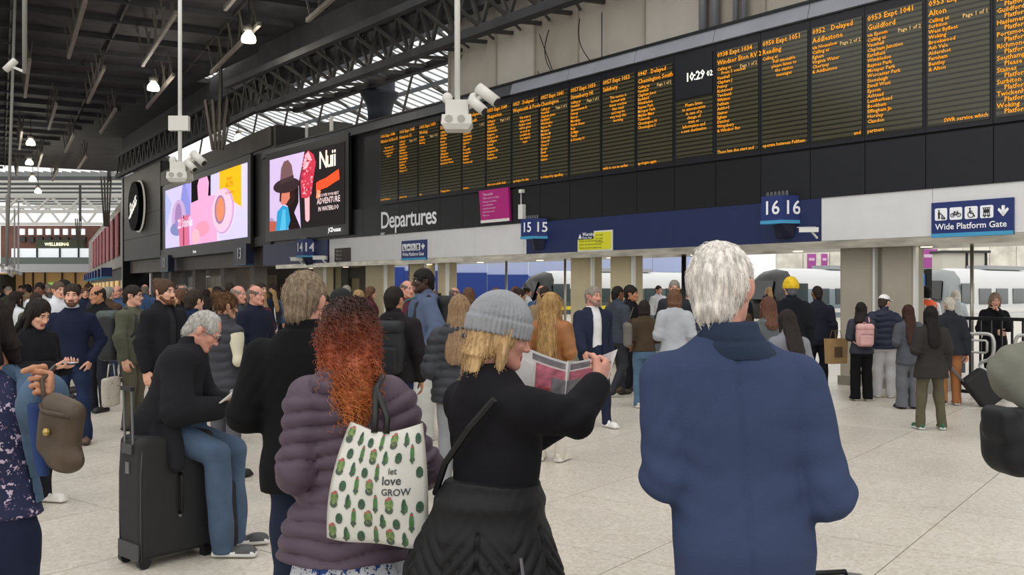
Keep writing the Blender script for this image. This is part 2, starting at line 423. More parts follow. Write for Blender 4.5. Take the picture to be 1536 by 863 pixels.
# ---- glazed train-shed roof beyond the wall: sky seen between the bars
sh = thing('trim_4', 'glazed train shed roof behind the departure board', None, Wp(0), WR); sh['kind'] = 'structure'
glass = mat('roof_glass', 'f4f8fa', .1, 0, alpha=.08, spec=.2)
pale = mat('glazing_bar', '8f989e', .5)
def shp(x, t): return (x, 2.5+20*t, 12.2-6.0*t)     # roof slope falling away from the wall
for k in range(70):
    x = -46+k*.62
    MB().bar(shp(x, 0), shp(x+4, 1), .035, .06).build('glazing_bar', pale, sh)
for k in range(8):
    t = k/7.; p = shp(0, t); MB().bar((-48, p[1], p[2]-.12), (4, p[1], p[2]-.12), .12, .16).build('purlin', mat('purlin_mid', '5b6166', .6), sh)
for k in range(12):
    x = -44+k*3.6; MB().bar(shp(x, 0), shp(x-6, 1), .09, .12).bar(shp(x, 1), shp(x+1.5, .3), .06).build('truss', dksteel, sh)
    MB().bar((x, 5, 6.2), (x+2.5, 5, 11.2), .07).build('rafter', dksteel, sh)
MB().add([shp(-48, 0), shp(4, 0), shp(8, 1), shp(-44, 1)], [(0, 1, 2, 3)]).build('glass', glass, sh)
# clock-case columns behind the fascia
cn = thing('column', 'white column with flared dark capital rising behind the departure board', None, Wp(ws(504), 1.6), WR); cn['kind'] = 'structure'
MB().cyl((0, 0, 0), (0, 0, 7.2), .38, 20).build('shaft', mat('shaft_white', 'cfcdc6', .6), cn, True)
for k in range(20):
    a = 2*math.pi*k/20
    MB().cyl((.385*math.cos(a), .385*math.sin(a), 3), (.385*math.cos(a), .385*math.sin(a), 7.1), .03, 6).build('flute', wht, cn)
MB().lathe((0, 0, 7.1), [(.38, 0), (.40, .35), (.46, .6), (.62, .85), (.64, .95), (.5, 1.0), (.5, 1.6)], 20).build('capital', mat('capital_dark', '1c2330', .6), cn, True)
bx_ = MB().box(-.9, .9, 0, .8, 6.4, 7.3).build('roof_cabinet', mat('cabinet_grey', '4f4f4c', .7), None, loc=Wp(ws(447), .8), rz=WR)
tag(bx_, 'grey cabinet on top of the fascia left of the white column', 'cabinet')
for s_ in (-.9, .9): MB().box(s_-.06, s_+.06, -.06, .02, 6.3, 7.45).build('post', wht, bx_)
# ---- far end of the hall
YE = 128.
fe = thing('wall_far', 'far end of the concourse with brick building, balcony and lit shops', None, (0, YE, 0), 0); fe['kind'] = 'structure'
def fx(px): return (px-CX)/FPX*YE
def fz(py): return CAMH+(HY-py)*YE/FPX
brick = mat('brick_brown', '6d4a40', .9, 0, .2, .6)
MB().box(fx(-5), fx(145), 1, 3, fz(398), fz(338)).build('brick_wall', brick, fe)
for k in range(8):
    a = 26+k*13
    MB().box(fx(a), fx(a+6), .6, 1, fz(352), fz(343)).build('window', glow('cfd6da', .8), fe)  # daylight in the pane put in as a glow
    MB().box(fx(a), fx(a+8), .6, 1, fz(363), fz(355)).build('window', mat('far_window_dark', '2c2a28', .4), fe)
MB().box(fx(55), fx(125), -.3, .6, fz(373), fz(360)).build('sign_board', mat('sign_green', '3c402c', .7), fe)
sign_text('sign_text', 'WELLBEING', .62, fx(87), -.35, fz(369), glow('fff3c8', 1.6), fe, 'CENTER', bold=.01)
MB().box(fx(20), fx(145), -.5, .5, fz(389), fz(373)).build('upper_glazing', glow('d9dde0', .55), fe)  # glow stands in for daylight behind the glass
for a in (30, 58, 92, 120): MB().box(fx(a), fx(a+2), -.7, -.5, fz(389), fz(373)).build('mullion', black, fe)
MB().box(fx(15), fx(145), -2.2, -2.1, fz(397), fz(387)).build('balcony_glass', mat('balcony_glass', '56605a', .15), fe)
MB().box(fx(15), fx(145), -2.4, 1, fz(409), fz(397)).build('balcony_slab', mat('slab_grey', 'a9a9ac', .6), fe)
MB().box(fx(-10), fx(150), 1, 2, 0, fz(409)).build('shop_wall', mat('far_shop_glow', 'b08a58', .7, emit=.18), fe)  # light of the shops put into the wall as a faint glow
for a in (30, 44, 62, 88, 108, 128): MB().box(fx(a), fx(a+1.5), .7, 1, 0, fz(409)).build('shop_mullion', mat('far_brown', '4b3b2e', .7), fe)
MB().box(fx(70), fx(84), .5, .9, fz(432), fz(424)).build('shop_sign', glow('7fb04c', .9), fe)
MB().box(fx(-12), fx(18), -3, 2, fz(440), fz(412)).build('kiosk', mat('kiosk_grey', '35373a', .6), fe)
# bright glazed end roof
gr = thing('trim_5', 'white lattice trusses under the bright glazed roof at the far end', None, (0, 0, 0), 0); gr['kind'] = 'structure'
for k in range(18):
    Y = 76+k*3; zz = 10.6+.125*k
    MB().bar((-62, Y, zz), (-18, Y, zz), .2, .3).build('purlin', wht if k % 2 else mat('purlin_dark', '55585a', .6), gr)
for k in range(60):
    x = -62+k*.75
    MB().bar((x, 74, 10.9), (x, 126, 13.0), .09, .12).build('glazing_bar', mat('glazing_bar_far', '8f9496', .5), gr)
for (Y, z0, z1) in ((92, 9.2, 10.7), (110, 9.2, 11.2)):
    MB().bar((-75, Y, z0), (-25, Y, z0), .28, .3).build('truss_chord', wht, gr); MB().bar((-75, Y, z1), (-25, Y, z1), .28, .3).build('truss_chord', wht, gr)
    for k in range(16):
        x = -75+k*3.1
        MB().bar((x, Y, z0), (x+1.5, Y, z1), .2).bar((x+1.5, Y, z1), (x+3.1, Y, z0), .2).build('truss_brace', wht, gr)
# side wall with red banners beyond the shop wall
SR = math.atan2(-.897, .443)
def Sp(t, n=0., z=0.): return Vector((-26-.443*t+.897*n, 62+.897*t+.443*n, z))
sw = MB().box(-66, 0, .1, 1, 3.1, 7.6).build('wall_left_far', mat('far_wall_grey', '8c877e', .6, 0, .1, .5), None, loc=Sp(0), rz=SR)
tag(sw, 'receding grey wall hung with pink banners', None, None, 'structure')
MB().box(-66, 0, .4, 1, 0, 3.1).build('shopfront', mat('far_shop_dark', '3b342e', .6), sw)
for k in range(9): MB().box(-62+k*7, -58.5+k*7, .3, .4, .3, 2.2).build('shop_window', glow('d9b67a', .5), sw)
for k in range(8):
    t = -5-k*6.2
    bn = thing('banner', 'tall pink banner hanging on the receding wall, number %s from the near end' % ('one', 'two', 'three', 'four', 'five', 'six', 'seven', 'eight')[k], 'banner', Sp(-t), SR, 'pink banners on the receding wall')
    MB().box(-1.7, 1.7, -.06, .02, 3.9, 6.9).build('cloth', mat('banner_pink', 'a9656b', .8, 0, .2, .7), bn)
    MB().bar((-1.8, 0, 6.95), (1.8, 0, 6.95), .1).build('rail', wht, bn)
for k in range(8):
    t = -3-k*5.5
    ps = thing('platform_sign', 'small blue hanging platform sign of the far row, number %s from the near end' % ('one', 'two', 'three', 'four', 'five', 'six', 'seven', 'eight')[k], 'sign', Sp(-t, -.8, 2.45), SR, 'far row of platform signs')
    MB().box(-.5, .5, -.35, .35, 0, .6).build('sign_box', blue_sign, ps); MB().box(-.5, .5, -.36, .36, -.08, 0).build('stripe', cyan_strip, ps)
# ================================================================ BEYOND THE GATES
dist = thing('wall_beyond', 'blue hoarding and pale building seen through the gates', None, (0, 84, 0), 0); dist['kind'] = 'structure'
def dx(px, Y=84.): return (px-CX)/FPX*Y
for k in range(8):
    MB().box(dx(545+k*62), dx(545+k*62+61.6), 0, .3, -1, 6.5).build('panel', mat('pale_lavender', 'b4c0e4', .7), dist)
for k in range(8):
    a = 545+k*62
    MB().box(dx(a), dx(a+61.7), -.4, -.1, -1, (3.5 if k == 0 else 3.35-.17*k) if k < 5 else 2.1).build('hoarding_panel', mat('hoarding_blue', '1f3f92', .6), dist)
pb = thing('wall_bright', 'pale building behind the trains', None, (0, 95, 0), 0); pb['kind'] = 'structure'
for k in range(10): MB().box(dx(1165+k*40, 95), dx(1204+k*40, 95), 0, .4, -1, 7.5).build('panel', mat('bright_building', 'eeeadc', .8, 0, .25, .8), pb)
for n_, (a, bb, y0, y1) in enumerate(((1211, 1224, 381, 404), (1232, 1241, 381, 404), (1352, 1360, 375, 392), (1381, 1406, 374, 402))):
    p = thing('poster', ('purple poster left of the broad columns', 'narrow purple poster beside the broad column', 'small purple poster right of the broad columns', 'large purple poster above the blue kiosk')[n_], 'poster', PZ((a+bb)/2, y1, 90), 0, 'purple posters beyond the gates')
    hw = (bb-a)/2/FPX*90; hh = (y1-y0)/FPX*90
    MB().box(-hw, hw, -.05, .1, 0, hh).build('sheet', mat('poster_purple', 'b656a8', .6, 0, .3, .4), p)
    MB().box(-hw*.7, hw*.6, -.1, -.05, hh*.55, hh*.72).build('print', flat('e8c8e0'), p)
    MB().box(-hw, hw, .1, .3, -5, 0).build('leg', wht, p)
cab = thing('signal_cabin', 'pale beige cabin with dark corner posts behind the white train', 'cabin', PZ(1447, 432, 80), 0)
for (a, bb) in ((-1.9, .1), (.25, 1.75)): MB().box(a, bb, 0, 2, 0, 3.0).build('wall', mat('cabin_beige', 'd6d3c6', .7), cab)
for a in (.17, 1.82): MB().box(a-.1, a+.1, -.05, .2, 0, 3.0).build('post', black, cab)
MB().box(-2.1, 2.1, -.3, 2.1, 3.0, 3.2).build('roof', mat('cabin_roof', '3c3c3c', .7), cab)
bw = MB().box(-22, -18.5, 2.0, 2.2, 0, 3.2).build('wall_back', mat('back_cream', 'b3a884', .7, 0, .1, .8), None, loc=Wp(0), rz=WR); tag(bw, 'cream back wall seen under the band beside platform fourteen', None, None, 'structure')
for q_ in (-21.6, -20.4, -19.1): MB().box(q_, q_+.5, 1.85, 2.0, 0, 3.2).build('pilaster', mat('back_dark', '57544c', .7), bw)
MB().box(-20.4, -18.6, 1.9, 2.0, 2.0, 2.35).build('beam', mat('back_dark', '57544c', .7), bw)
bw2 = MB().box(-27, 0, 4.5, 4.7, 0, 3.4).build('wall_back_left', mat('back_brown', '4c443c', .7, 0, .15, .6), None, loc=Bp(0), rz=BR); tag(bw2, 'dark shop interior under the brown panelled wall', None, None, 'structure')
for q_ in (-24, -19.5, -14, -9, -5, -2): MB().box(q_, q_+1.6, 4.35, 4.5, .4, 2.3).build('shop_panel', mat('shop_panel', '8a7c66', .6), bw2)
# trains
def train(label, px, Y, L, nose, body, stripe=None):
    o = thing('train', label, 'train', G(px, Y), math.atan2(WN[1], WN[0]))
    # local x along the train (away), y across, z up; platform level 0
    prof = [(-1.35, -.9), (-1.38, .6), (-1.36, 1.6), (-1.2, 2.2), (-.8, 2.62), (0, 2.75), (.8, 2.62), (1.2, 2.2), (1.36, 1.6), (1.38, .6), (1.35, -.9)]
    secs = [(0, .62, 0.), (.35, .8, .1), (1.0, .95, .3), (2.0, 1., .6)] + [(2+q_, 1., 1.) for q_ in (L/2, L)]
    q = MB(); V = []; n = len(prof)
    for (x, f_, t) in secs:
        for (y, z) in prof: V.append((x+(0 if z < 1.0 else min(1, .55)*(z-1.0)*(1-min(1, t+.0))), y*f_**.5, -.9+(z+.9)*(f_*.35+.65)))
    Fs = []; mi = []
    for i in range(len(secs)-1):
        for k_ in range(n-1):
            Fs.append((i*n+k_, (i+1)*n+k_, (i+1)*n+k_+1, i*n+k_+1))
    Fs.append(tuple(range(n)))
    q.v = V; q.f = Fs; q.m = [1 if f[0] < 2*n else (2 if (f[0] % n) in (2, 3, 4, 5, 6, 7) else 0) for f in Fs]
    q.m[-1] = 1
    q.build('body', [body, nose, mat('train_roof', 'd8dadb', .35)], o, True)
    gl = mat('train_glass', '3b4648', .12, spec=.8)
    for k_ in range(int(L/2.1)):
        x = 3.2+k_*2.1
        MB().box(x, x+1.45, -1.41, -1.35, .75, 1.62).build('window', gl, o)
    m = MB()
    m.add([(-.02, -.85, 1.05), (-.02, .85, 1.05), (.62, .6, 2.05), (.62, -.6, 2.05), (.1, -.85, 1.0), (.1, .85, 1.0), (.75, .6, 2.0), (.75, -.6, 2.0)], [(0, 3, 2, 1), (4, 5, 6, 7), (0, 1, 5, 4), (2, 3, 7, 6)])
    m.build('windscreen', mat('windscreen', '15181a', .1, spec=.8), o)
    MB().box(1.2, 2.6, -1.40, -1.34, .8, 1.9).build('cab_window', gl, o)
    MB().box(.5, L, -1.41, -1.36, .28, .5).build('stripe', stripe or wht, o)
    MB().box(6, 11, -.6, .6, 2.72, 2.95).build('roof_unit', mat('roof_unit', '9ea2a4', .5), o)
    if stripe: MB().box(-.12, .3, -.55, .55, -.6, .75).build('yellow_end', stripe, o)
    return o
yel = mat('train_yellow', 'e8d11c', .5)
train('white train with a row of windows standing beyond the gate railing', 1388, 50, 60, mat('train_grey', '8d9394', .4), mat('train_white', 'd6d9da', .35))
train('grey train with a black cab standing left of the broad columns', 1136, 50, 40, mat('train_black', '1d1f20', .35), mat('train_bluegrey', '7f8d97', .35))
train('white train with yellow stripe beyond the dark gate post', 905, 72, 20, mat('train_grey', '8d9394', .4), mat('train_white', 'd6d9da', .35), yel)
train('dark train with a yellow end behind the grey beanie', 786, 58, 40, mat('train_black', '1d1f20', .35), mat('train_dkgreen', '4a5654', .4), yel)
# ================================================================ SIGNS, SCREENS, LAMPS
amber = glow('f09a20', .62); amber2 = glow('d8b070', .45); clockw = glow('f4f6e8', 1.3)
scr = bpy.data.materials.new('dot_matrix_screen'); scr.use_nodes = True
nt = scr.node_tree; b = nt.nodes['Principled BSDF']; b.inputs['Roughness'].default_value = .16; b.inputs['Specular IOR Level'].default_value = .5
tc = nt.nodes.new('ShaderNodeTexCoord'); sp = nt.nodes.new('ShaderNodeSeparateXYZ'); nt.links.new(tc.outputs['Object'], sp.inputs[0])
m1 = nt.nodes.new('ShaderNodeMath'); m1.operation = 'MULTIPLY'; m1.inputs[1].default_value = 12.0; nt.links.new(sp.outputs['Z'], m1.inputs[0])
m2 = nt.nodes.new('ShaderNodeMath'); m2.operation = 'FRACT'; nt.links.new(m1.outputs[0], m2.inputs[0])
cr = nt.nodes.new('ShaderNodeValToRGB'); cr.color_ramp.elements[0].position = .3; cr.color_ramp.elements[1].position = .42
cr.color_ramp.elements[0].color = srgb('24231a'); cr.color_ramp.elements[1].color = srgb('4a4838')
nt.links.new(m2.outputs[0], cr.inputs[0]); nt.links.new(cr.outputs[0], b.inputs['Base Color'])
ST = {
0: ('1006 Expt 1046', 'Windsor & Eton R', ['', 'This train will', 'be formed of 10', 'coaches and', 'calls at'], 1, '', 'South Western'),
1: ('1003 Expt 1045', 'Hampton Ct', ['Calling at', 'Vauxhall', 'Clapham Jn', 'Earlsfield', 'Wimbledon', 'Raynes Park', 'New Malden', 'Berrylands', 'Surbiton', 'Thames D', 'Hampton C'], 0, 'Page 1 of 1', 'please note'),
2: ('1002 Expt 1050', 'Woking', ['Calling', 'Surbiton', 'Woking'], 0, 'Page 1 of 1', 'due'),
3: ('1000 Expt 1044', 'Exeter St D', ['Calling at', 'Clapham', 'Woking', 'Basing', 'Andover', 'Salisbury', 'Tisbury', 'Gillingham', 'Sherborne', 'Yeovil Junction', 'Axminster Honit'], 0, 'Page 1 of 2', 'Change here'),
4: ('1000 Delayed', 'Portsmouth', ['Calling at', 'Woking', 'Guildford', 'Godalming', 'Haslemere', 'Liphook', 'Liss', 'Petersfld', 'Rowlands', 'Havant', 'Fratton', 'Portsmouth'], 0, '1 of 1', 'service'),
5: ('0959 Expt 1049', 'Shepperton', ['Calling at', 'Vauxhall', 'Clapham J', 'Wimbledon', 'Kingston', 'Hampton W', 'Teddington', 'Fulwell', 'Hampton', 'Kempton Pk', 'Sunbury', 'Shepperton'], 0, 'Page 1 of 1', 'due to an earlier fault'),
6: ('0957   Delayed', 'Weymouth & Poole', ['', 'This train is', 'delayed and', 'further news', 'will be given', 'as soon as', 'possible by', 'our station', 'team'], 1, '', 'apologise for this'),
7: ('0957 Expt 1041', 'Chessington', ['Calling at', 'Vauxhall', 'Clapham Junct', 'Earlsfield', 'Wimbledon', 'Raynes Pk', 'Motspur', 'Malden M', 'Tolworth', 'Chess N', 'Chess S', 'Epsom', 'Ewell', 'Cheam', 'Sutton'], 0, 'Page 1 of 1', 'is delayed by signalling'),
8: ('0957 Expt 1050', 'Strawberry Hl', ['Calling at', 'Vauxhall', 'Queenstown R', 'Putney', 'Barnes', 'Mortlake', 'North Sheen', 'Rich', 'St Mgts', 'Twick', '& Strawby H'], 0, 'Page 1 of 1', ''),
9: ('0957 Expt 1053', 'Salisbury', ['', 'This service is', 'formed with', 'fewer coaches', 'than usual', 'and may be', 'very busy this', 'morning'], 1, '', 'wish to use an earlier'),
10: ('0947   Delayed', 'Chessington South', ['Calling at', 'Vauxhall', 'Clapham Junct', 'Earlsfield', 'Wimbledon', 'Raynes Park', 'Motspur Park', 'Malden Manr', 'Tolworth', 'Chessington N', 'Chessington S'], 0, 'Page 1 of 2', 'apologise again'),
12: ('0938 Expt 1034', 'Windsor Eton RV 2', ['Calling at', '    Front 5 coaches', 'Vauxhall', 'Clapham J', 'Putney', 'Richmond', 'Twickenh', 'Whitton', 'Feltham', 'Ashford', 'Staines', 'Egham', 'Datchet', 'Wraysbury', '& Windsor Rvr'], 0, 'Page 1 of 2', 'These late due start and'),
13: ('0950 Expt 1051', 'Reading', ['Calling at', 'Full timetable', 'please listen to', 'the station', 'messages'], 1, '', 'operate between Feltham'),
14: ('0952   Delayed', 'Addlestone', ['via Hounslow', 'Calling at', 'Egham', 'Virginia Water', 'Chertsey', '& Addlestone'], 0, 'Page 2 of 2', '                     and'),
15: ('0953 Expt 1041', 'Guildford', ['via Epsom', 'Calling at', 'Vauxhall', 'Clapham Junction', 'Earlsfield', 'Wimbledon', 'Raynes Park', 'Motspur Park', 'Worcester Park', 'Stoneleigh', 'Ewell West', 'Epsom', 'Ashtead', 'Leatherhead', 'Bookham', 'Effingham Jn', 'Horsley', 'Clandon'], 0, 'Page 1 of 2', 'partners'),
16: ('0953 Expt 1047', 'Alton', ['Calling at', 'Surbiton', 'West Byfleet', 'Woking', 'Brookwood', 'Ash Vale', 'Aldershot', 'Farnham', 'Bentley', '& Alton'], 0, 'Page 1 of 1', '          SWR service which'),
17: ('Basingstoke', '  Please wait', ['Farnborough', '  Platform 9', 'Guildford', '  Platform 5', 'Haslemere', '  Platform 11', 'Portsmouth', '  Platform 12', 'Richmond', '  Platform 18', 'Southampton', '  Please wait', 'Staines', '  Platform 17', 'Surbiton', '  Platform 3', 'Twickenham', '  Platform 18', 'Woking', '  Platform 9'], 0, '', ''),
18: ('Calling points', 'A to Z', ['Alton', '  Platform 8', 'Ascot', '  Platform 20'], 0, '', ''),
}
bez = mat('screen_bezel', '10121a', .35, spec=.4)
for i in range(19):
    x = S0+PITCH*i
    d = thing('departure_screen', '', 'screen', Wp(x, 0, 4.1), WR, 'departure screens on the black fascia')
    lb = ('clock panel with white time digits over an amber message on the black board' if i == 11 else
          'amber departure screen headed %s' % ST[i][1].strip('& ') )
    if i == 18: lb = 'amber list screen beyond the right edge of the board'
    if i == 17: lb = 'amber screen listing stations and platforms at the right end of the board'
    d['label'] = lb
    W = PITCH
    MB().box(.004, W-.004, -.03, .05, 0, 2.22).build('frame', bez, d)
    if i == 11:
        MB().box(.06, W-.06, -.045, -.03, .14, 1.28).build('screen', scr, d)
        MB().box(.06, W-.06, -.045, -.03, 1.30, 2.1).build('clock_face', navyblk, d)
        sign_text('clock_digits', '10:29', .24, .3, -.05, 1.62, clockw, d, bold=.004, spacing=.9)
        sign_text('clock_seconds', '02', .15, .83, -.05, 1.64, clockw, d, bold=.003)
        for r, tx in enumerate(['Please listen', 'to announcemts', 'in case of a', 'change of', 'train or', 'Information and', 'a new destination']):
            sign_text('text_line', tx, .088, W/2, -.05, 1.13-r*.084, amber, d, 'CENTER', bold=.003)
        continue
    MB().box(.045, W-.045, -.045, -.03, .08, 2.06).build('screen', scr, d)
    h1, h2, lines, centred, page, foot = ST[i]
    if i < 17:
        sign_text('time_line', h1, .125, .06, -.05, 1.95, amber, d, bold=.004)
        sign_text('destination_line', h2, .125, .06, -.05, 1.80, amber, d, bold=.004)
        y0 = 1.69
        if page: sign_text('page_line', page, .085, W-.06, -.05, 1.66, amber2, d, 'RIGHT', bold=.002)
        for r, tx in enumerate(lines):
            if not tx.strip(): continue
            if i == 1 or i == 5 or i == 8: pass
            sign_text('text_line', tx, .086, W/2 if centred and r else .06, -.05, y0-r*.0833, amber, d, 'CENTER' if centred and r else 'LEFT', bold=.003)
        if foot.strip():
            rt = foot.startswith('   ')
            sign_text('foot_line', foot.strip(), .085, W-.06 if rt else .06, -.05, .12, amber, d, 'RIGHT' if rt else 'LEFT', bold=.003)
    else:
        for r, tx in enumerate([h1, h2]+lines):
            sign_text('text_line', tx, .1, .06+(.05 if tx.startswith(' ') else 0), -.05, 1.96-r*.0873, amber, d, bold=.004)
# Departures lettering
dz = wz(572, 345); ds = ws(572)
dp = thing('departures_lettering', 'large white word Departures on the black fascia', 'lettering', Wp(ds, 0, wz(572, 343)), WR)
sign_text('letters', 'Departures', .68, .0, -.03, 0, signwhite, dp, spacing=.92, res=3, bold=.006)
sign_text('small_logo', 'swr', .16, .0, -.03, -.2, signwhite, dp, bold=.004)
# magenta notice
mg = thing('notice', 'magenta notice board with pale writing hung under the screens', 'notice', Wp(ws(724), -.06, wz(730, 335)), WR)
mw = ws(768)-ws(724)
MB().poly([(.04, 0), (mw, .0), (mw-.06, .82), (-.06, .82)], -.02, .04).build('board', mat('magenta', 'b3127a', .5), mg)
MB().poly([(.04, 0), (mw, 0), (mw, .07), (.03, .07)], -.03, -.02).build('white_edge', wht, mg)
for r, (tx, sz) in enumerate((('Thameslink', .09), ('Other services to Kent', .07), ('Passengers are advised', .06), ('to use alternative', .06), ('routes this week and', .06), ('check before travel', .06), ('Thank you', .06))):
    sign_text('text_line', tx, sz, .12, -.03, .68-r*.085, flat('e8c0dc'), mg)
# platform number signs
def number_sign(label, px, num, py_top, py_bot, wide=.62):
    s = ws(px); z1 = wz(px, py_top); z0 = wz(px, py_bot); h = z1-z0
    o = thing('platform_sign', label, 'sign', Wp(s, -.02, z0), WR, 'platform number signs above the gates')
    q = MB(); V = [(0, -.32), (.42, -.29), (.58, .05)]
    V = [(0, .05)]+V; W3 = [(x, y, z) for z in (0, h) for x, y in V]
    q.add(W3, [(3, 2, 1, 0), (4, 5, 6, 7), (0, 1, 5, 4), (1, 2, 6, 5), (2, 3, 7, 6), (3, 0, 4, 7)]); q.build('sign_box', blue_sign, o)
    q = MB(); V = [(-.01, -.335), (.425, -.305), (.59, .05)]
    V = [(0, .05)]+V; W3 = [(x, y, z) for z in (-.06, .0) for x, y in V]
    q.add(W3, [(3, 2, 1, 0), (4, 5, 6, 7), (0, 1, 5, 4), (1, 2, 6, 5), (2, 3, 7, 6), (3, 0, 4, 7)]); q.build('stripe', cyan_strip, o)
    for (a, bb) in (((0, -.32), (.42, -.29)), ((.42, -.29), (.58, .05))):
        A = Vector((a[0], a[1], 0)); Bv = Vector((bb[0], bb[1], 0)); d = (Bv-A); L = d.length; d.normalize(); nn = Vector((d.y, -d.x, 0))
        Vt, Ft = text_geo(num, h*.78, 'CENTER', 2); Vt[:, 0] *= min(1, L*.8/(Vt[:, 0].max()-Vt[:, 0].min()))
        Wt = [A+d*(L/2+v[0])+nn*.012+Vector((0, 0, h*.25+v[1])) for v in Vt]
        link('number', rawmesh('number', Wt, Ft, signwhite), o)
    MB().add([(.03, 0, -.06), (.35, -.25, -.06), (.5, 0, -.06), (.08, 0, -.3), (.3, -.15, -.3), (.45, 0, -.3)], [(0, 1, 4, 3), (1, 2, 5, 4), (3, 4, 5), (2, 0, 3, 5)]).build('bracket', mat('bracket_navy', '0b1230', .5), o)
    m = MB()
    for k in range(12): m.cyl((.03+.04*k, -.2, h), (.03+.04*k+.01*(-1)**k, -.2, h+.08), .006, 5)
    m.build('bird_spikes', mat('spike_grey', '8a8a8a', .5), o)
number_sign('blue platform sixteen sign beside the white panel', 1159, '16', 297, 333)
number_sign('blue platform fifteen sign below the magenta notice', 798, '15', 330, 356)
number_sign('blue platform fourteen sign under the ice cream screen', 459, '14', 360, 384)
for (px_, tt, label) in ((362, '13', 'shaded blue platform thirteen sign left of the ice cream screen'), (250, '12', 'small shaded blue platform twelve sign below the bright beauty screen')):
    u = (px_-CX)/FPX; t = (-8.39-u*32.96)/(.556+u*.831); Y = 32.96+.831*t
    z0 = CAMH+(HY-(397 if tt == '13' else 407))*Y/FPX
    o = thing('platform_sign', label, 'sign', Bp(t, -.3, z0), BR, 'platform number signs above the gates')
    MB().box(0, 1.5, 0, .3, 0, .75).build('sign_box', mat('rail_blue_shaded', '10183a', .5), o)  # dimmer copy of the sign blue, shade put into the colour
    sign_text('number', tt, .6, .42, -.02, .2, signwhite, o, res=2, bold=.006)
    MB().box(0, 1.5, -.01, .3, -.05, 0).build('stripe', mat('cyan_shaded', '1f4f70', .5), o)  # stripe cyan dimmed the same way, shade in the colour
# wide gate signs
def wide_sign(label, px0, px1, pyt, pyb):
    s0, s1 = ws(px0), ws(px1); W = s1-s0; z1 = wz(px0, pyt); z0 = wz(px0, pyb); h = z1-z0
    o = thing('gate_sign', label, 'sign', Wp(s0, -.04, z0), WR, 'blue wide gate signs')
    MB().box(0, W, 0, .04, 0, h).build('board', blue_sign, o)
    MB().box(0, W, -.01, 0, 0, h*.11).build('stripe', cyan_strip, o)
    ic = W*.155; blk = mat('pictogram_dark', '23262e', .6); zt = h*.48
    for k in range(4):
        x = W*.05+k*W*.188
        i_ = thing('icon', None, None, (x, 0, 0)); i_.parent = o
        r = ic*.08
        MB().poly([(r, zt), (ic-r, zt), (ic, zt+r), (ic, zt+ic-r), (ic-r, zt+ic), (r, zt+ic), (0, zt+ic-r), (0, zt+r)], -.012, 0).build('tile', signwhite, i_)
        m = MB(); y0, y1 = -.018, -.012
        def st(pts, wd):
            for a, bb in zip(pts[:-1], pts[1:]):
                dxx, dz_ = bb[0]-a[0], bb[1]-a[1]; L = math.hypot(dxx, dz_) or 1; nx, nz = -dz_/L*wd/2*ic, dxx/L*wd/2*ic
                m.poly([(a[0]*ic+nx, zt+a[1]*ic+nz), (a[0]*ic-nx, zt+a[1]*ic-nz), (bb[0]*ic-nx, zt+bb[1]*ic-nz), (bb[0]*ic+nx, zt+bb[1]*ic+nz)], y0, y1)
        def ring(cx, cz, r_, wd=.05):
            st([(cx+r_*math.cos(a*math.pi/7), cz+r_*math.sin(a*math.pi/7)) for a in range(15)], wd)
        if k == 0:
            m.disc(.35*ic, zt+.8*ic, .07*ic, .07*ic, y0, y1); st([(.35, .7), (.35, .42)], .16); st([(.33, .45), (.3, .14)], .07); st([(.37, .45), (.4, .14)], .07); st([(.38, .64), (.55, .5)], .06); st([(.55, .52), (.82, .2), (.58, .2), (.6, .4)], .06); ring(.62, .14, .05); ring(.8, .14, .05)
        elif k == 1:
            ring(.25, .38, .15); ring(.75, .38, .15); st([(.25, .38), (.4, .62), (.65, .62), (.75, .38)], .05); st([(.4, .62), (.52, .38), (.65, .62)], .05); st([(.52, .38), (.25, .38)], .05); st([(.62, .7), (.7, .7)], .05); st([(.35, .66), (.45, .66)], .06)
        elif k == 2:
            m.disc(.42*ic, zt+.83*ic, .07*ic, .07*ic, y0, y1); st([(.42, .74), (.44, .45), (.66, .45), (.74, .2), (.82, .22)], .1); st([(.44, .6), (.62, .6)], .07); st([(.5+.24*math.cos(a), .35+.24*math.sin(a)) for a in np.linspace(2.2, 5.8, 10)], .06)
        else:
            for a in (.28, .42, .58, .72): st([(a, .2), (a, .8)], .045)
            st([(.2, .8), (.8, .8)], .06); st([(.2, .2), (.8, .2)], .05); m.poly([(.3*ic, zt+.42*ic), (.7*ic, zt+.42*ic), (.7*ic, zt+.68*ic), (.3*ic, zt+.68*ic)], y0, y1); ring(.35, .14, .05); ring(.65, .14, .05)
        m.build('pictogram', blk, i_)
    m = MB(); cx = W*.885; zt2 = h*.5; a = W*.018; hh = h*.3
    m.poly([(cx-a, zt2+.02), (cx+a, zt2+.02), (cx+a, zt2+hh), (cx-a, zt2+hh)], -.012, 0)
    for sg in (-1, 1): m.poly([(cx, zt2), (cx, zt2+.055*W), (cx+sg*W*.05, zt2+.105*W), (cx+sg*W*.065, zt2+.08*W)], -.012, 0)
    m.build('arrow', signwhite, o)
    sign_text('lettering', 'Wide Platform Gate', W*.106, W*.055, -.012, h*.22, signwhite, o, res=2, bold=.002)
wide_sign('large blue Wide Platform Gate sign with pictograms at the right', 1399, 1522, 305, 357)
wide_sign('small blue wide gate sign left of the platform fifteen sign', 604, 641, 362, 391)
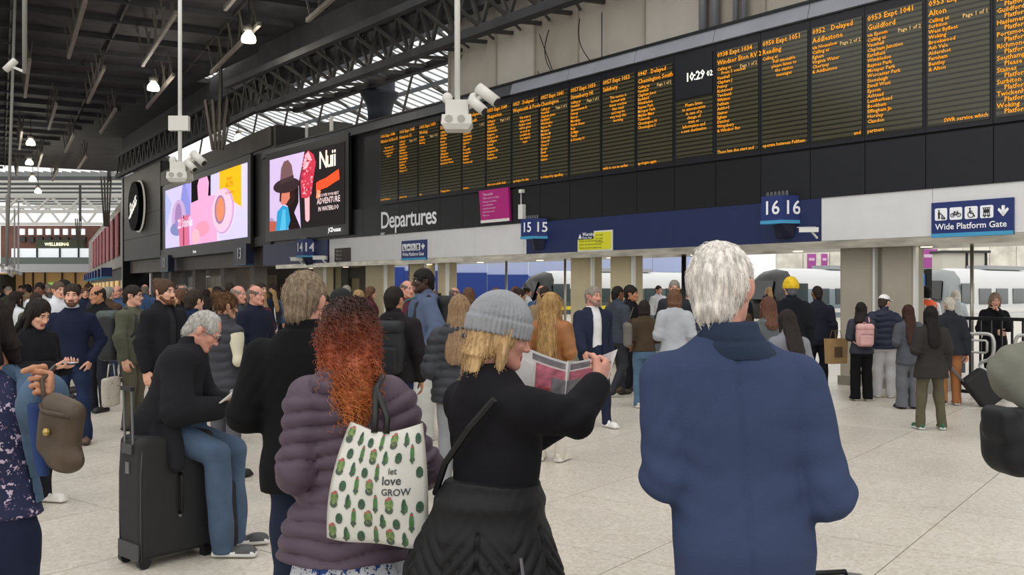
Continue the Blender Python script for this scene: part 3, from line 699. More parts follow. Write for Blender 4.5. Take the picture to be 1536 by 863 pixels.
# yellow warning notice
yn = thing('warning_notice', 'yellow notice with blue corner on the blue band', 'notice', Wp(ws(868), -.03, wz(868, 378)), WR)
yw = ws(920)-ws(868)
MB().box(0, yw, 0, .03, 0, .44).build('border', wht, yn); MB().box(.03, yw-.03, -.01, 0, .03, .41).build('sheet', mat('notice_yellow', 'd8d62a', .6), yn)
MB().box(-.01, yw*.48, -.02, -.01, .27, .44).build('corner', blue_band, yn); sign_text('heading', 'Warning', .11, .18, -.025, .34, signwhite, yn, bold=.003); sign_text('subheading', 'Keep clear', .07, .18, -.025, .28, signwhite, yn)
MB().poly([(.05, .29), (.15, .29), (.1, .39)], -.025, -.02).build('triangle', signwhite, yn)
for r in range(3):
    sign_text('text_line', 'Tickets and photocards must', .06, .05, -.012, .21-r*.075, mat('print_dark', '5e5c14', .6), yn); sign_text('text_line', 'be ready', .06, yw*.55, -.012, .33-r*.075, MATS['print_dark'], yn)
# small dark notice, sign beside 14 and yellow sheet near 13
sn = thing('notice', 'small brown notice on the white band beside platform fourteen', 'notice', Wp(ws(503), -.03, wz(503, 393)), WR)
MB().box(0, 1.0, 0, .03, 0, .42).build('board', mat('notice_brown', '3f3532', .6), sn)
for r in range(3): sign_text('text_line', 'Way out', .1, .1, -.01, .3-r*.12, flat('b8aca4'), sn)
# wall cameras under the band
def wall_cam(label, px, py, Y, yaw, sc_=1.):
    p = PZ(px, py, Y)
    o = thing('wall_camera', label, 'camera', p, yaw, 'small white cameras on the band'); o.scale = (sc_,)*3
    MB().box(-.28, .28, -.08, .08, -.07, .07).build('housing', wht, o); MB().box(-.34, .2, -.095, .095, .07, .085).build('hood', wht, o)
    MB().cyl((-.29, 0, 0), (-.28, 0, 0), .05, 12).build('lens', black, o); MB().bar((.1, 0, -.07), (.25, .1, -.25), .05).build('bracket', wht, o)
wall_cam('white camera below the platform sixteen sign', 1213, 345, 15.4, WR*.3, .55)
wall_cam('white camera right below the platform fourteen sign', 480, 387, 29.5, WR*.3, .8)
wall_cam('white camera left below the platform fourteen sign', 446, 389, 31, WR*.3, .8)
dv = MB().box(0, .16, -.1, 0, 0, .34).build('junction_box', wht, None, loc=Wp(ws(783), -.02, wz(783, 329)), rz=WR); tag(dv, 'small white junction box above the platform fifteen sign', 'box')
MB().cyl((.06, -.06, .34), (.06, -.06, .62), .012, 6).build('conduit', wht, dv); MB().box(.02, .12, -.1, 0, .62, .7).build('sensor', wht, dv)
# ---- video screens: flat print in layers on a lit panel
def layer(o, name, pts, W, H, dep, col, e=.95, n=None):
    MB().poly([(x*W, z*H) for x, z in pts], -.02-dep*.004, -.016-dep*.004).build(name, glow(col, e), o)
def ell(cx, cz, rx, rz_, n=22, a0=0, a1=6.2832): return [(cx+rx*math.cos(a0+(a1-a0)*k/n), cz+rz_*math.sin(a0+(a1-a0)*k/n)) for k in range(n)]
def bt(px):
    u = (px-CX)/FPX; t = (-8.39-u*32.96)/(.556+u*.831); return t, 32.96+.831*t
t0, Y0 = bt(254); t1, Y1 = bt(378); W = t0-t1; zb = CAMH+(HY-373)*Y0/FPX; H = CAMH+(HY-287)*Y0/FPX-zb
a1 = thing('video_screen', 'bright video screen with pink and lilac beauty products beside the round sign', 'screen', Bp(t0, -.17, zb), BR)
MB().box(-.35, W+.35, 0, .1, -.5, H+.3).build('surround', bm2, a1)
MB().box(0, W, -.015, 0, 0, H).build('panel', glow('d6cdf6', .9), a1)
layer(a1, 'print', [(0, .25), (.1, .75), (0, 1)], W, H, 0, 'b4b8ea'); layer(a1, 'print', [(.2, .5), (.26, 1), (.36, 1), (.38, .45)], W, H, 0, '8d8fd8'); layer(a1, 'print', [(.37, 1), (.37, .6), (.3, .99)], W, H, 0, 'a9a6e6')
layer(a1, 'print', ell(.2, .48, .1, .3), W, H, 1, 'c8a9d4'); layer(a1, 'print', ell(.2, .5, .05, .22), W, H, 2, 'a27fb4'); layer(a1, 'print', ell(.2, .3, .12, .12), W, H, 2, '7f88b8')
layer(a1, 'print', [(.22, 0), (.2, .45), (.35, .5), (.36, 0)], W, H, 3, 'd86f92'); layer(a1, 'print', [(.27, 0), (.27, .5), (.285, .5), (.285, 0)], W, H, 4, '6a3a44')
layer(a1, 'print', [(.38, .66), (.38, 1), (.62, 1), (.62, .66)], W, H, 3, '0b0a0c', .02)
layer(a1, 'print', [(.37, 0), (.37, .66), (.47, .68), (.46, .9), (.48, 1), (.58, 1), (.6, .9), (.59, .7), (.68, .68), (.7, 0)], W, H, 4, 'f0a9d2'); layer(a1, 'print', ell(.52, .22, .09, .12), W, H, 5, 'f19ab4'); layer(a1, 'print', ell(.44, .12, .05, .12), W, H, 6, 'eeb8c4')
layer(a1, 'print', ell(.76, .42, .12, .33), W, H, 5, 'c9a2cf'); layer(a1, 'print', ell(.75, .43, .11, .31), W, H, 6, 'f3c3da'); layer(a1, 'print', ell(.73, .45, .06, .21), W, H, 7, '9d7a9c'); layer(a1, 'print', ell(.735, .45, .045, .17), W, H, 8, 'e08a66')
layer(a1, 'print', [(.72, 1), (.72, .7), (.95, .42), (.95, 1)], W, H, 3, 'f2b418')
sign_text('print_text', '22 Stories', .6, W*.2, -.06, H*.3, glow('fbe9f6', 1.), a1, bold=.004)
for r, tx in enumerate(('Exclusive', 'AC.TIV', 'Shop in store')): sign_text('print_text', tx, (.2, .3, .2)[r], W*.835, -.06, H*(.84-.1*r), glow('a8780c', .5), a1, 'CENTER')
sign_text('maker_mark', 'boots', .2, W*.4, -.02, -.38, glow('ffffff', 1.2), a1, bold=.006)
s0, s1 = ws(411), ws(523); W = s1-s0; zb = wz(411, 348); H = wz(411, 241)-zb
a2 = thing('video_screen', 'dark video screen with ice cream bar and person in brown hat', 'screen', Wp(s0, -.14, zb), WR)
MB().box(-.4, W+.25, 0, .1, -.35, H+.25).build('surround', mat('screen_dark', '0d0d0e', .4), a2)
MB().box(0, W, -.015, 0, 0, H).build('panel', glow('2a2627', .6), a2)
layer(a2, 'print', [(0, .0), (0, 1), (.5, 1), (.42, .6), (.45, .0)], W, H, 0, 'cdb8de'); layer(a2, 'print', [(0, 0), (0, .15), (.12, .13), (.12, 0)], W, H, 1, 'b45a4a'); layer(a2, 'print', [(.1, .12), (.02, .2), (0, .16), (0, .14)], W, H, 1, '9d94b8')
layer(a2, 'print', [(.28, 0), (.26, .6), (.42, .55), (.42, .35), (.36, .22), (.45, 0)], W, H, 1, '2c2020', .4)
layer(a2, 'print', [(.15, .4), (.16, .62), (.36, .62), (.38, .4), (.3, .3)], W, H, 2, '3b2624', .5); layer(a2, 'print', [(.17, .36), (.19, .58), (.24, .6), (.3, .55), (.3, .42), (.24, .34)], W, H, 3, 'd07a66')
layer(a2, 'print', [(.1, 0), (.12, .26), (.2, .34), (.28, .3), (.31, .12), (.27, 0)], W, H, 4, '2f95c4'); layer(a2, 'print', [(.16, 0), (.2, .28), (.24, .28), (.25, 0)], W, H, 5, '55b4d8')
layer(a2, 'print', ell(.25, .6, .19, .1), W, H, 4, '3f2f33', .6); layer(a2, 'print', [(.16, .63), (.18, .85), (.22, .93), (.28, .94), (.33, .86), (.36, .66)], W, H, 5, '7b5a5c', .8); layer(a2, 'print', [(.16, .63), (.165, .69), (.36, .72), (.36, .66)], W, H, 6, '4e3a3c', .6)
layer(a2, 'print', [(.47, .4), (.455, .62), (.48, .8), (.5, .95), (.56, 1.), (.63, .93), (.66, .82), (.64, .7), (.6, .42), (.54, .38)], W, H, 6, 'c2374c'); layer(a2, 'print', [(.49, .75), (.51, .93), (.56, .985), (.6, .9), (.55, .78)], W, H, 7, 'f2b0bc')
rr = random.Random(3)
for k in range(46):
    x, z = rr.uniform(.48, .61), rr.uniform(.43, .92)
    layer(a2, 'print', ell(x, z, rr.uniform(.006, .014), rr.uniform(.008, .016), 6), W, H, 8, rr.choice(('f3b5bd', '8e1f30', 'e88a98')))
layer(a2, 'print', [(.52, .1), (.51, .4), (.575, .4), (.575, .1), (.55, .07)], W, H, 5, 'eab0b8')
layer(a2, 'print', [(.66, .45), (.66, .56), (.7, .58), (.78, .6), (.94, .68), (.95, .55), (.9, .53), (.8, .48)], W, H, 3, 'e8512c'); layer(a2, 'print', [(.66, .36), (.67, .47), (.72, .45), (.7, .36)], W, H, 4, 'f0906a')
sign_text('print_text', 'Nuii', .78, W*.7, -.05, H*.73, glow('f6e3d0', 1.1), a2, res=2, bold=.02, spacing=.85)
for r, tx in enumerate(('DISCOVER YOUR NEXT', 'ADVENTURE', 'IN WATERLOO')): sign_text('print_text', tx, (.13, .27, .2)[r], W*.82, -.05, H*(.37-.09*r), glow('f1d6d8', .9), a2, 'CENTER', bold=.003)
sign_text('maker_mark', 'JCDecaux', .2, W*.82, -.05, -.22, glow('ffffff', 1.2), a2, bold=.006)
# round shop sign
tL, YL = bt(213); zL = CAMH+(HY-310)*YL/FPX
bs = thing('round_shop_sign', 'round black shop sign with white script lettering', 'sign', Bp(tL, -.1, zL), BR)
m = MB(); V = []; N = 40
for k in range(N):
    a = 2*math.pi*k/N; V += [(1.32*math.cos(a), -.35, 1.32*math.sin(a)), (1.32*math.cos(a), .05, 1.32*math.sin(a))]
m.add(V, [tuple(range(0, 2*N, 2)), tuple(range(2*N-1, 0, -2))]+[(2*k, 2*k+1, (2*k+3) % (2*N), (2*k+2) % (2*N)) for k in range(N)]); m.build('disc', mat('sign_black', '121110', .8, spec=.1), bs)
MB().tube([(1.36*math.cos(2*math.pi*k/N), -.06, 1.36*math.sin(2*math.pi*k/N)) for k in range(N)], .05, 6, closed=True).build('rim', glow('cfcac0', .35), bs, True)
Vt, Ft = text_geo('Boots', .85, 'CENTER', 3, bold=.012, spacing=.86)
ang = math.radians(24)
Wt = [((v[0]+v[1]*.35)*math.cos(ang)-(v[1]-.25)*1.25*math.sin(ang)-.05, -.37, (v[0]+v[1]*.35)*math.sin(ang)+(v[1]-.25)*1.25*math.cos(ang)) for v in Vt]
link('script', rawmesh('script', Wt, Ft, glow('f4f2ec', .7)), bs)
MB().tube([(-.95, -.37, -.62), (-.4, -.37, -.38), (.3, -.37, -.06), (.9, -.37, .25)], [.03, .05, .05, .02], 6).build('flourish', glow('f4f2ec', .7), bs)
# ---- pendant lamps
hood_m = mat('lamp_hood', 'b9b4aa', .35, .5)
def lamp(label, px, py, Y, sc_=1.):
    p = PZ(px, py, Y)
    o = thing('pendant_lamp', label, 'lamp', p, 0, 'high bay pendant lamps'); o.scale = (sc_,)*3
    MB().lathe((0, 0, 0), [(.2, -.16), (.215, -.1), (.2, .0), (.13, .1), (.09, .14)], 18).build('glass_shade', glow('fff6e2', 5.), o, True)
    MB().lathe((0, 0, .14), [(.09, 0), (.15, .05), (.15, .16), (.07, .2), (.03, .24)], 14).build('hood', hood_m, o, True)
    MB().cyl((0, 0, .36), (0, 0, 2.6/sc_), .018, 6).build('stem', dksteel, o)
    l = bpy.data.lights.new('lamp_light', 'POINT'); l.energy = 120; l.shadow_soft_size = .25; l.color = (1, .93, .8)
    lo = bpy.data.objects.new('lamp_light', l); C.objects.link(lo); lo.parent = o; lo.location = (0, 0, -.45)
for n_, (px_, py_, Y) in enumerate(((373, 55, 27.5), (230, 129, 34), (46, 213, 47), (44, 243, 54), (49, 268, 58), (57, 286, 62), (358, 206, 47))):
    lamp('bright pendant lamp %s' % ('largest, right of the white camera pole', 'left of the white camera pole', 'third nearest, high at the left edge', 'fourth nearest, below another at the left', 'fifth nearest, small, at the left', 'smallest, against the bright far roof', 'small, beside the roof glazing')[n_], px_, py_, Y)
# ---- hanging camera poles
def cam_pole(label, px, py, Y, ptop, box=False, sc_=1., flip=1):
    p = PZ(px, py, Y); o = thing('camera_pole', label, 'camera', p, 0, 'white hanging camera poles'); o.scale = (sc_,)*3
    MB().cyl((0, 0, .1), (0, 0, ptop), .038, 12).build('pole', wht, o, True)
    cm = mat('camera_white', 'd4d2cb', .45)
    MB().box(-.15, .15, -.13, .13, -.2, .12).build('junction_box', cm, o)
    MB().add([(-.2, -.19, -.2), (.2, -.19, -.2), (.2, .19, -.2), (-.2, .19, -.2), (-.15, -.15, -.27), (.15, -.15, -.27), (.15, .15, -.27), (-.15, .15, -.27), (-.19, -.18, -.08), (.19, -.18, -.08), (.19, .18, -.08), (-.19, .18, -.08)],
             [(7, 6, 5, 4), (0, 4, 5, 1), (1, 5, 6, 2), (2, 6, 7, 3), (3, 7, 4, 0), (8, 0, 1, 9), (9, 1, 2, 10), (10, 2, 3, 11), (11, 3, 0, 8), (8, 9, 10, 11)]).build('skirt', cm, o)
    for x in (-.1, .06): MB().cyl((x, -.195, -.14), (x, -.18, -.14), .05, 14).build('speaker_grille', mat('grille', 'a4a39d', .6), o)
    for x in (-.13, .22): MB().lathe((x*flip, -.02, .1), [(.05, 0), (.07, .03), (.07, .08), (.045, .12), (.01, .135)], 14).build('dome', cm, o, True)
    for (x0, z0, x1, z1, y, r) in ((.28, .28, .52, .08, -.1, .075), (.18, .12, .36, -.05, -.15, .065)):
        q = MB(); a = Vector((x0*flip, y, z0)); bb = Vector((x1*flip, y-.08, z1)); q.tube([a, bb], [r, r], 14); q.build('camera_tube', cm, o, True)
        d = (bb-a).normalized(); MB().cyl(bb, bb+d*.012, r*.75, 12).build('lens', black, o)
        MB().bar((.1*flip, 0, .02), a*.6+bb*.4, .045).build('arm', cm, o)
    if box: MB().box(-.19, .19, -.1, .02, .72, 1.0).build('control_box', cm, o)
cam_pole('white hanging camera pole in front of the departure screens', 686, 166, 12.3, 4.5)
cam_pole('white hanging camera pole with control box in front of the video screen', 270, 253, 17, 6, True, .95)
o3 = thing('camera_pole', 'grey hanging pole with single camera at the top left', 'camera', PZ(37, 110, 16), 0, 'white hanging camera poles')
MB().cyl((0, 0, 0), (0, 0, 4), .04, 10).build('pole', mat('pole_grey', '8a8984', .5), o3, True)
MB().tube([(-.28, -.1, .03), (-.1, -.1, .2)], .06, 10).build('camera_tube', mat('camera_white', 'd4d2cb', .45), o3, True); MB().bar((-.18, -.1, .1), (0, 0, .02), .04).build('arm', wht, o3)
o4 = thing('hanging_pole', 'thin grey pole hanging at the far left', 'pole', PZ(10, 400, 22), 0); MB().cyl((0, 0, 0), (.2, 0, 6.4), .035, 8).build('tube', mat('pole_grey', '8a8984', .5), o4, True); MB().lathe((0, 0, -.1), [(.03, 0), (.06, .03), (.05, .1)], 8).build('end_cap', wht, o4)
o5 = thing('camera_cluster', 'cluster of small white cameras on thin rods at the far left', 'camera', PZ(20, 404, 40), 0)
for (x, l_) in ((-.3, 3.2), (.05, 2.6), (.22, 2.9)): MB().cyl((x, 0, 0), (x, 0, l_), .03, 6).build('rod', wht, o5)
for (x, z) in ((-.4, .1), (-.2, -.05), (0, .15), (.15, -.15), (.32, -.2), (-.05, -.25)):
    MB().tube([(x-.12, -.1, z+.08), (x+.12, -.15, z-.04)], .07, 8).build('camera_tube', wht, o5, True)
# tapered roof brackets
for n_, (px_, y0, y1, Y) in enumerate(((327, 225, 150, 36), (160, 340, 265, 70), (118, 372, 328, 84))):
    z0 = CAMH+(HY-y0)*Y/FPX; z1 = CAMH+(HY-y1)*Y/FPX; k_ = (z1-z0)/2
    o = thing('roof_strut', 'tapered cluster of pale roof struts %s' % ('left of the roof glazing', 'above the receding banner wall', 'above the far balcony')[n_], 'strut', G(px_, Y, z0), 0, 'tapered roof struts')
    ks = k_*(1 if n_ == 0 else .45)
    for x in (-.5, -.2, .1, .4): MB().bar((x*.4*ks, 0, 0), (x*ks, 0, k_*2), .1*ks, .16*ks).build('blade', mat('strut_brown', '4f4840', .6, .1), o)
    MB().bar((.1*k_, 0, k_*1.8), (.1*k_, 0, k_*2+3), .12*k_).build('hanger', dksteel, o)
# cables on the beige wall
cb = [((780, 110), (793, 150)), ((797, 48), (812, 112)), ((876, 22), (876, 98)), ((843, 105), (874, 28)), ((783, 55), (809, 113)), ((668, 85), (668, 152))]
for n_, (a, bb) in enumerate(cb):
    A = Wp(ws(a[0]), .55, CAMH+(HY-a[1])*(Wp(ws(a[0]), .55).y)/FPX+.05); B_ = Wp(ws(bb[0]), .55, 6.55)
    if A.z < B_.z: A, B_ = B_, A
    if A.z-B_.z < .3: A.z = 7.9
    pts = [A.lerp(B_, t)+Vector((-.2*math.sin(t*3.14)*(n_ % 2), .1*math.sin(t*3.14)*(n_ % 2), 0)) for t in np.linspace(0, 1, 9)]
    o = MB().tube(pts, .012, 5).build('cable', black, None, True); tag(o, 'thin black cable hanging down the beige wall, number %s from the left' % ('two', 'four', 'six', 'five', 'three', 'one')[n_], 'cable', 'cables on the beige wall')
# gate railing at the right
fr = thing('gate_railing', 'black gate railing with silver curved panels at the right edge', 'railing', Wp(ws(1438), -.1, 0), WR)
L = 2.6
for z in (.12, 1.22): MB().bar((0, 0, z), (L, 0, z), .05).build('rail', black, fr)
for k in range(18): MB().bar((.07+k*.15, 0, .12), (.07+k*.15, 0, 1.22), .028).build('bar', black, fr)
for x0 in (.15, .9):
    m = MB(); pts = [(0, .98), (.36, 1.0), (.45, .92), (.45, .72), (.38, .62), (.28, .58), (.27, .5), (.42, .42), (.46, .3), (.4, .16), (.28, .1)]
    sg = 1 if x0 < .5 else -1
    P = [Vector((x0+(x if sg > 0 else .46-x), -.1, z)) for x, z in pts]
    Q = []
    for i in range(len(P)-1):
        for t in np.linspace(0, 1, 5)[:-1]:
            p0, p1, p2, p3 = P[max(i-1, 0)], P[i], P[i+1], P[min(i+2, len(P)-1)]
            Q.append(.5*((2*p1)+(-p0+p2)*t+(2*p0-5*p1+4*p2-p3)*t*t+(-p0+3*p1-3*p2+p3)*t**3))
    m.tube(Q, .026, 8); m.build('curved_tube', mat('bright_steel', 'c4c4c2', .3, .6), fr, True)
    m = MB(); r_ = [(.08, .72), (.34, .72), (.36, .74), (.36, .88), (.34, .9), (.08, .9), (.06, .88), (.06, .74)]
    m.tube([(x0+x, -.1, z) for x, z in r_], .018, 6, closed=True); m.build('loop', MATS['bright_steel'], fr, True)
# ticket gate cabinets
for n_, px_ in enumerate((1376, 945, 692)):
    o = thing('ticket_gate', 'grey ticket gate cabinet %s' % ('right of the broad columns', 'behind the brown jacket', 'behind the tall man')[n_], 'gate', Wp(ws(px_), .3), WR, 'ticket gates')
    gmt = mat('gate_grey', '8b8a86', .35, .5, .1, 3)
    q = MB(); q.add([(-.13, -.55, 0), (.13, -.55, 0), (.13, .55, 0), (-.13, .55, 0), (-.13, -.55, .55), (.13, -.55, .55), (.13, .55, .98), (-.13, .55, .98), (-.13, -.2, .95), (.13, -.2, .95)],
          [(3, 2, 1, 0), (0, 1, 5, 4), (4, 5, 9, 8), (8, 9, 6, 7), (2, 3, 7, 6), (0, 4, 8, 7, 3), (1, 2, 6, 9, 5)]); q.build('cabinet', gmt, o)
    MB().box(-.1, .1, -.12, .2, .96, 1.0).build('reader', black, o); MB().box(.13, .55, .1, .13, .35, 1.1).build('paddle', mat('paddle', '5f686c', .2), o)
kz = thing('kiosk', 'bright blue help kiosk beyond the broad columns', 'kiosk', G(1370, 21), 0)
MB().box(-.27, .27, 0, .3, 0, 2.0).build('panel', mat('kiosk_blue', '1e7fd8', .5), kz); MB().box(-.3, .3, -.02, .32, 2.0, 2.06).build('cap', black, kz); MB().box(-.1, .06, -.03, 0, 1.25, 1.75).build('emblem', mat('kiosk_navy', '11244a', .5), kz); MB().box(-.16, .26, -.5, -.2, 0, 1.45).build('cabinet', mat('cab_dark', '4a474a', .6), kz)
MB().box(.3, .42, 0, .2, 0, 2.1).build('post', black, kz); MB().box(-.14, .06, .05, .25, 2.06, 2.25).build('unit', mat('unit_brown', '4c453c', .6), kz)
# ================================================================ PEOPLE: signed-distance bodies, meshed with surface nets
class SDF:
    def __init__(s, lo, hi, h):
        s.lo = np.array(lo, np.float32); s.h = h
        n = np.maximum(np.ceil((np.array(hi)-s.lo)/h).astype(int)+1, 3)
        s.n = n; s.F = np.full(tuple(n), .35, np.float32); s.Q = None
        s.ax = [(s.lo[i]+h*np.arange(n[i])).astype(np.float32) for i in range(3)]
        s.X, s.Y, s.Z = s.ax[0][:, None, None], s.ax[1][None, :, None], s.ax[2][None, None, :]
    def sl(s, lo, hi):
        r = []
        for i in range(3):
            a = int(max(0, math.floor((lo[i]-s.lo[i])/s.h))); b = int(min(s.n[i], math.ceil((hi[i]-s.lo[i])/s.h)+1)); r.append(slice(a, max(b, a)))
        return tuple(r)
    def pts(s, sl): return s.X[sl[0]], s.Y[:, sl[1]], s.Z[:, :, sl[2]]
    def u(s, sl, d, k, q=None):
        f = s.F[sl]
        if f.size == 0: return
        if s.Q is not None and q is not None: s.Q[sl] = np.where(d < f, q, s.Q[sl])
        if k > 0:
            t = np.clip(.5+.5*(f-d)/k, 0, 1); s.F[sl] = f+(d-f)*t-k*t*(1-t)
        else: s.F[sl] = np.minimum(f, d)
    def cap(s, a, b, ra, rb, k=.02, q=False, sq=None):
        a = np.array(a, float); b = np.array(b, float); R = max(ra, rb)+k+3*s.h
        sl = s.sl(np.minimum(a, b)-R, np.maximum(a, b)+R); X, Y, Z = s.pts(sl)
        ab = b-a; L2 = float(ab@ab)+1e-9
        px, py, pz = X-a[0], Y-a[1], Z-a[2]
        t = np.clip((px*ab[0]+py*ab[1]+pz*ab[2])/L2, 0, 1)
        ex, ey, ez = px-t*ab[0], py-t*ab[1], pz-t*ab[2]
        if sq is not None: ex, ey, ez = ex/sq[0], ey/sq[1], ez/sq[2]
        d = np.sqrt(ex*ex+ey*ey+ez*ez)-(ra+(rb-ra)*t)
        if sq is not None: d = d*min(sq)
        s.u(sl, d.astype(np.float32), k, (t*math.sqrt(L2)).astype(np.float32) if q else None); return s
    def elld(s, sl, c, r, rot=None):
        X, Y, Z = s.pts(sl); x, y, z = X-c[0], Y-c[1], Z-c[2]
        if rot is not None:
            M = np.array(rot.to_matrix().transposed())
            x, y, z = M[0, 0]*x+M[0, 1]*y+M[0, 2]*z, M[1, 0]*x+M[1, 1]*y+M[1, 2]*z, M[2, 0]*x+M[2, 1]*y+M[2, 2]*z
        k0 = np.sqrt((x/r[0])**2+(y/r[1])**2+(z/r[2])**2); k1 = np.sqrt((x/r[0]**2)**2+(y/r[1]**2)**2+(z/r[2]**2)**2)+1e-6
        return (k0*(k0-1)/k1).astype(np.float32)
    def ell(s, c, r, k=.02, rot=None):
        R = max(r)+k+3*s.h; sl = s.sl(np.array(c)-R, np.array(c)+R); s.u(sl, s.elld(sl, c, r, rot), k); return s
    def sub(s, c, r, k=.008, rot=None):
        sl = (slice(None),)*3; d = -s.elld(sl, c, r, rot); f = s.F
        t = np.clip(.5-.5*(f-d)/k, 0, 1); s.F = (f+(d-f)*t+k*t*(1-t)).astype(np.float32); return s
    def rbox(s, c, hs, r, k=0., rot=None):
        R = float(np.linalg.norm(hs))+k+3*s.h; sl = s.sl(np.array(c)-R, np.array(c)+R); X, Y, Z = s.pts(sl); x, y, z = X-c[0], Y-c[1], Z-c[2]
        if rot is not None:
            M = np.array(rot.to_matrix().transposed())
            x, y, z = M[0, 0]*x+M[0, 1]*y+M[0, 2]*z, M[1, 0]*x+M[1, 1]*y+M[1, 2]*z, M[2, 0]*x+M[2, 1]*y+M[2, 2]*z
        qx, qy, qz = np.abs(x)-hs[0]+r, np.abs(y)-hs[1]+r, np.abs(z)-hs[2]+r
        d = np.sqrt(np.maximum(qx, 0)**2+np.maximum(qy, 0)**2+np.maximum(qz, 0)**2)+np.minimum(np.maximum(np.maximum(qx, qy), qz), 0)-r
        s.u(sl, (d+0*(X+Y+Z)).astype(np.float32), k); return s
    def loft(s, rows, k=.03, e=2.):
        """rows: (z, half width, half depth, centre x, centre y), bottom to top"""
        R = np.array(rows, float); z = s.ax[2]
        a, b, xc, yc = (np.interp(z, R[:, 0], R[:, i]).astype(np.float32)[None, None, :] for i in (1, 2, 3, 4))
        x = np.abs(s.X-xc); y = np.abs(s.Y-yc)
        if e == 2.: k0 = np.sqrt((x/a)**2+(y/b)**2)+1e-6
        else: k0 = ((x/a)**e+(y/b)**e)**(1/e)+1e-6
        k1 = np.sqrt((x/a**2)**2+(y/b**2)**2)+1e-6
        d = np.maximum(k0*(k0-1)/k1, -np.minimum(a, b)); d = np.maximum(np.maximum(d, R[0, 0]-s.Z), s.Z-R[-1, 0])
        s.u((slice(None),)*3, d.astype(np.float32), k); return s
    def plane(s, n, d):
        s.F = np.maximum(s.F, n[0]*s.X+n[1]*s.Y+n[2]*s.Z-d).astype(np.float32); return s
    def disp(s, g): s.F = (s.F-g).astype(np.float32); return s
    def mesh(s):
        F = s.F.copy()
        F[0], F[-1], F[:, 0], F[:, -1], F[:, :, 0], F[:, :, -1] = 1, 1, 1, 1, 1, 1
        S = F < 0
        c = [S[i:S.shape[0]-1+i, j:S.shape[1]-1+j, k:S.shape[2]-1+k] for i in (0, 1) for j in (0, 1) for k in (0, 1)]
        anyc = c[0].copy(); allc = c[0].copy()
        for q in c[1:]: anyc |= q; allc &= q
        act = anyc & ~allc
        I = np.argwhere(act)
        if len(I) == 0: return np.zeros((0, 3)), np.zeros((0, 4), int)
        idx = np.full(act.shape, -1, np.int32); idx[tuple(I.T)] = np.arange(len(I))
        corner = np.array([(i, j, k) for i in (0, 1) for j in (0, 1) for k in (0, 1)])
        val = np.stack([F[I[:, 0]+q[0], I[:, 1]+q[1], I[:, 2]+q[2]] for q in corner], 1)
        acc = np.zeros((len(I), 3)); cnt = np.zeros(len(I))
        for a in range(8):
            for b in range(a+1, 8):
                df = corner[b]-corner[a]
                if abs(df).sum() != 1: continue
                va, vb = val[:, a], val[:, b]; m = (va < 0) != (vb < 0)
                t = np.where(m, va/np.where(m, va-vb, 1), 0)
                acc += np.where(m[:, None], corner[a]+t[:, None]*df, 0); cnt += m
        V = s.lo+s.h*(I+acc/np.maximum(cnt, 1)[:, None])
        quads = []
        for ax in range(3):
            o1, o2 = (ax+1) % 3, (ax+2) % 3
            sa = [slice(None)]*3; sb = [slice(None)]*3; sa[ax] = slice(0, -1); sb[ax] = slice(1, None)
            A, B = S[tuple(sa)], S[tuple(sb)]
            E = np.argwhere(A != B)
            E = E[(E[:, o1] > 0) & (E[:, o2] > 0) & (E[:, o1] < S.shape[o1]-1) & (E[:, o2] < S.shape[o2]-1)]
            if len(E) == 0: continue
            e1 = np.zeros(3, int); e1[o1] = 1; e2 = np.zeros(3, int); e2[o2] = 1
            q = np.stack([idx[tuple((E-e1-e2).T)], idx[tuple((E-e2).T)], idx[tuple(E.T)], idx[tuple((E-e1).T)]], 1)
            fl_ = ~A[tuple(E.T)]
            q[fl_] = q[fl_][:, ::-1]
            quads.append(q)
        return V, np.concatenate(quads)
def folds(s, seed, amp, fz=9., fx=7.):
    r = random.Random(seed); out = 0
    for k in range(4):
        a, b, c = r.uniform(-fx, fx), r.uniform(-fx, fx), r.uniform(.6, 1)*fz*r.choice((-1, 1)); p = r.uniform(0, 6)
        out = out+np.sin(a*s.X+b*s.Y+c*s.Z+p+1.4*np.sin(5*s.X+3*s.Z+k))
    return (amp/2.2)*out
def rotM(yaw=0, pitch=0, roll=0):
    """head turn: yaw about z, pitch > 0 looks down (facing -y)"""
    return np.array((Matrix.Rotation(yaw, 3, 'Z') @ Matrix.Rotation(pitch, 3, 'X') @ Matrix.Rotation(roll, 3, 'Y')))
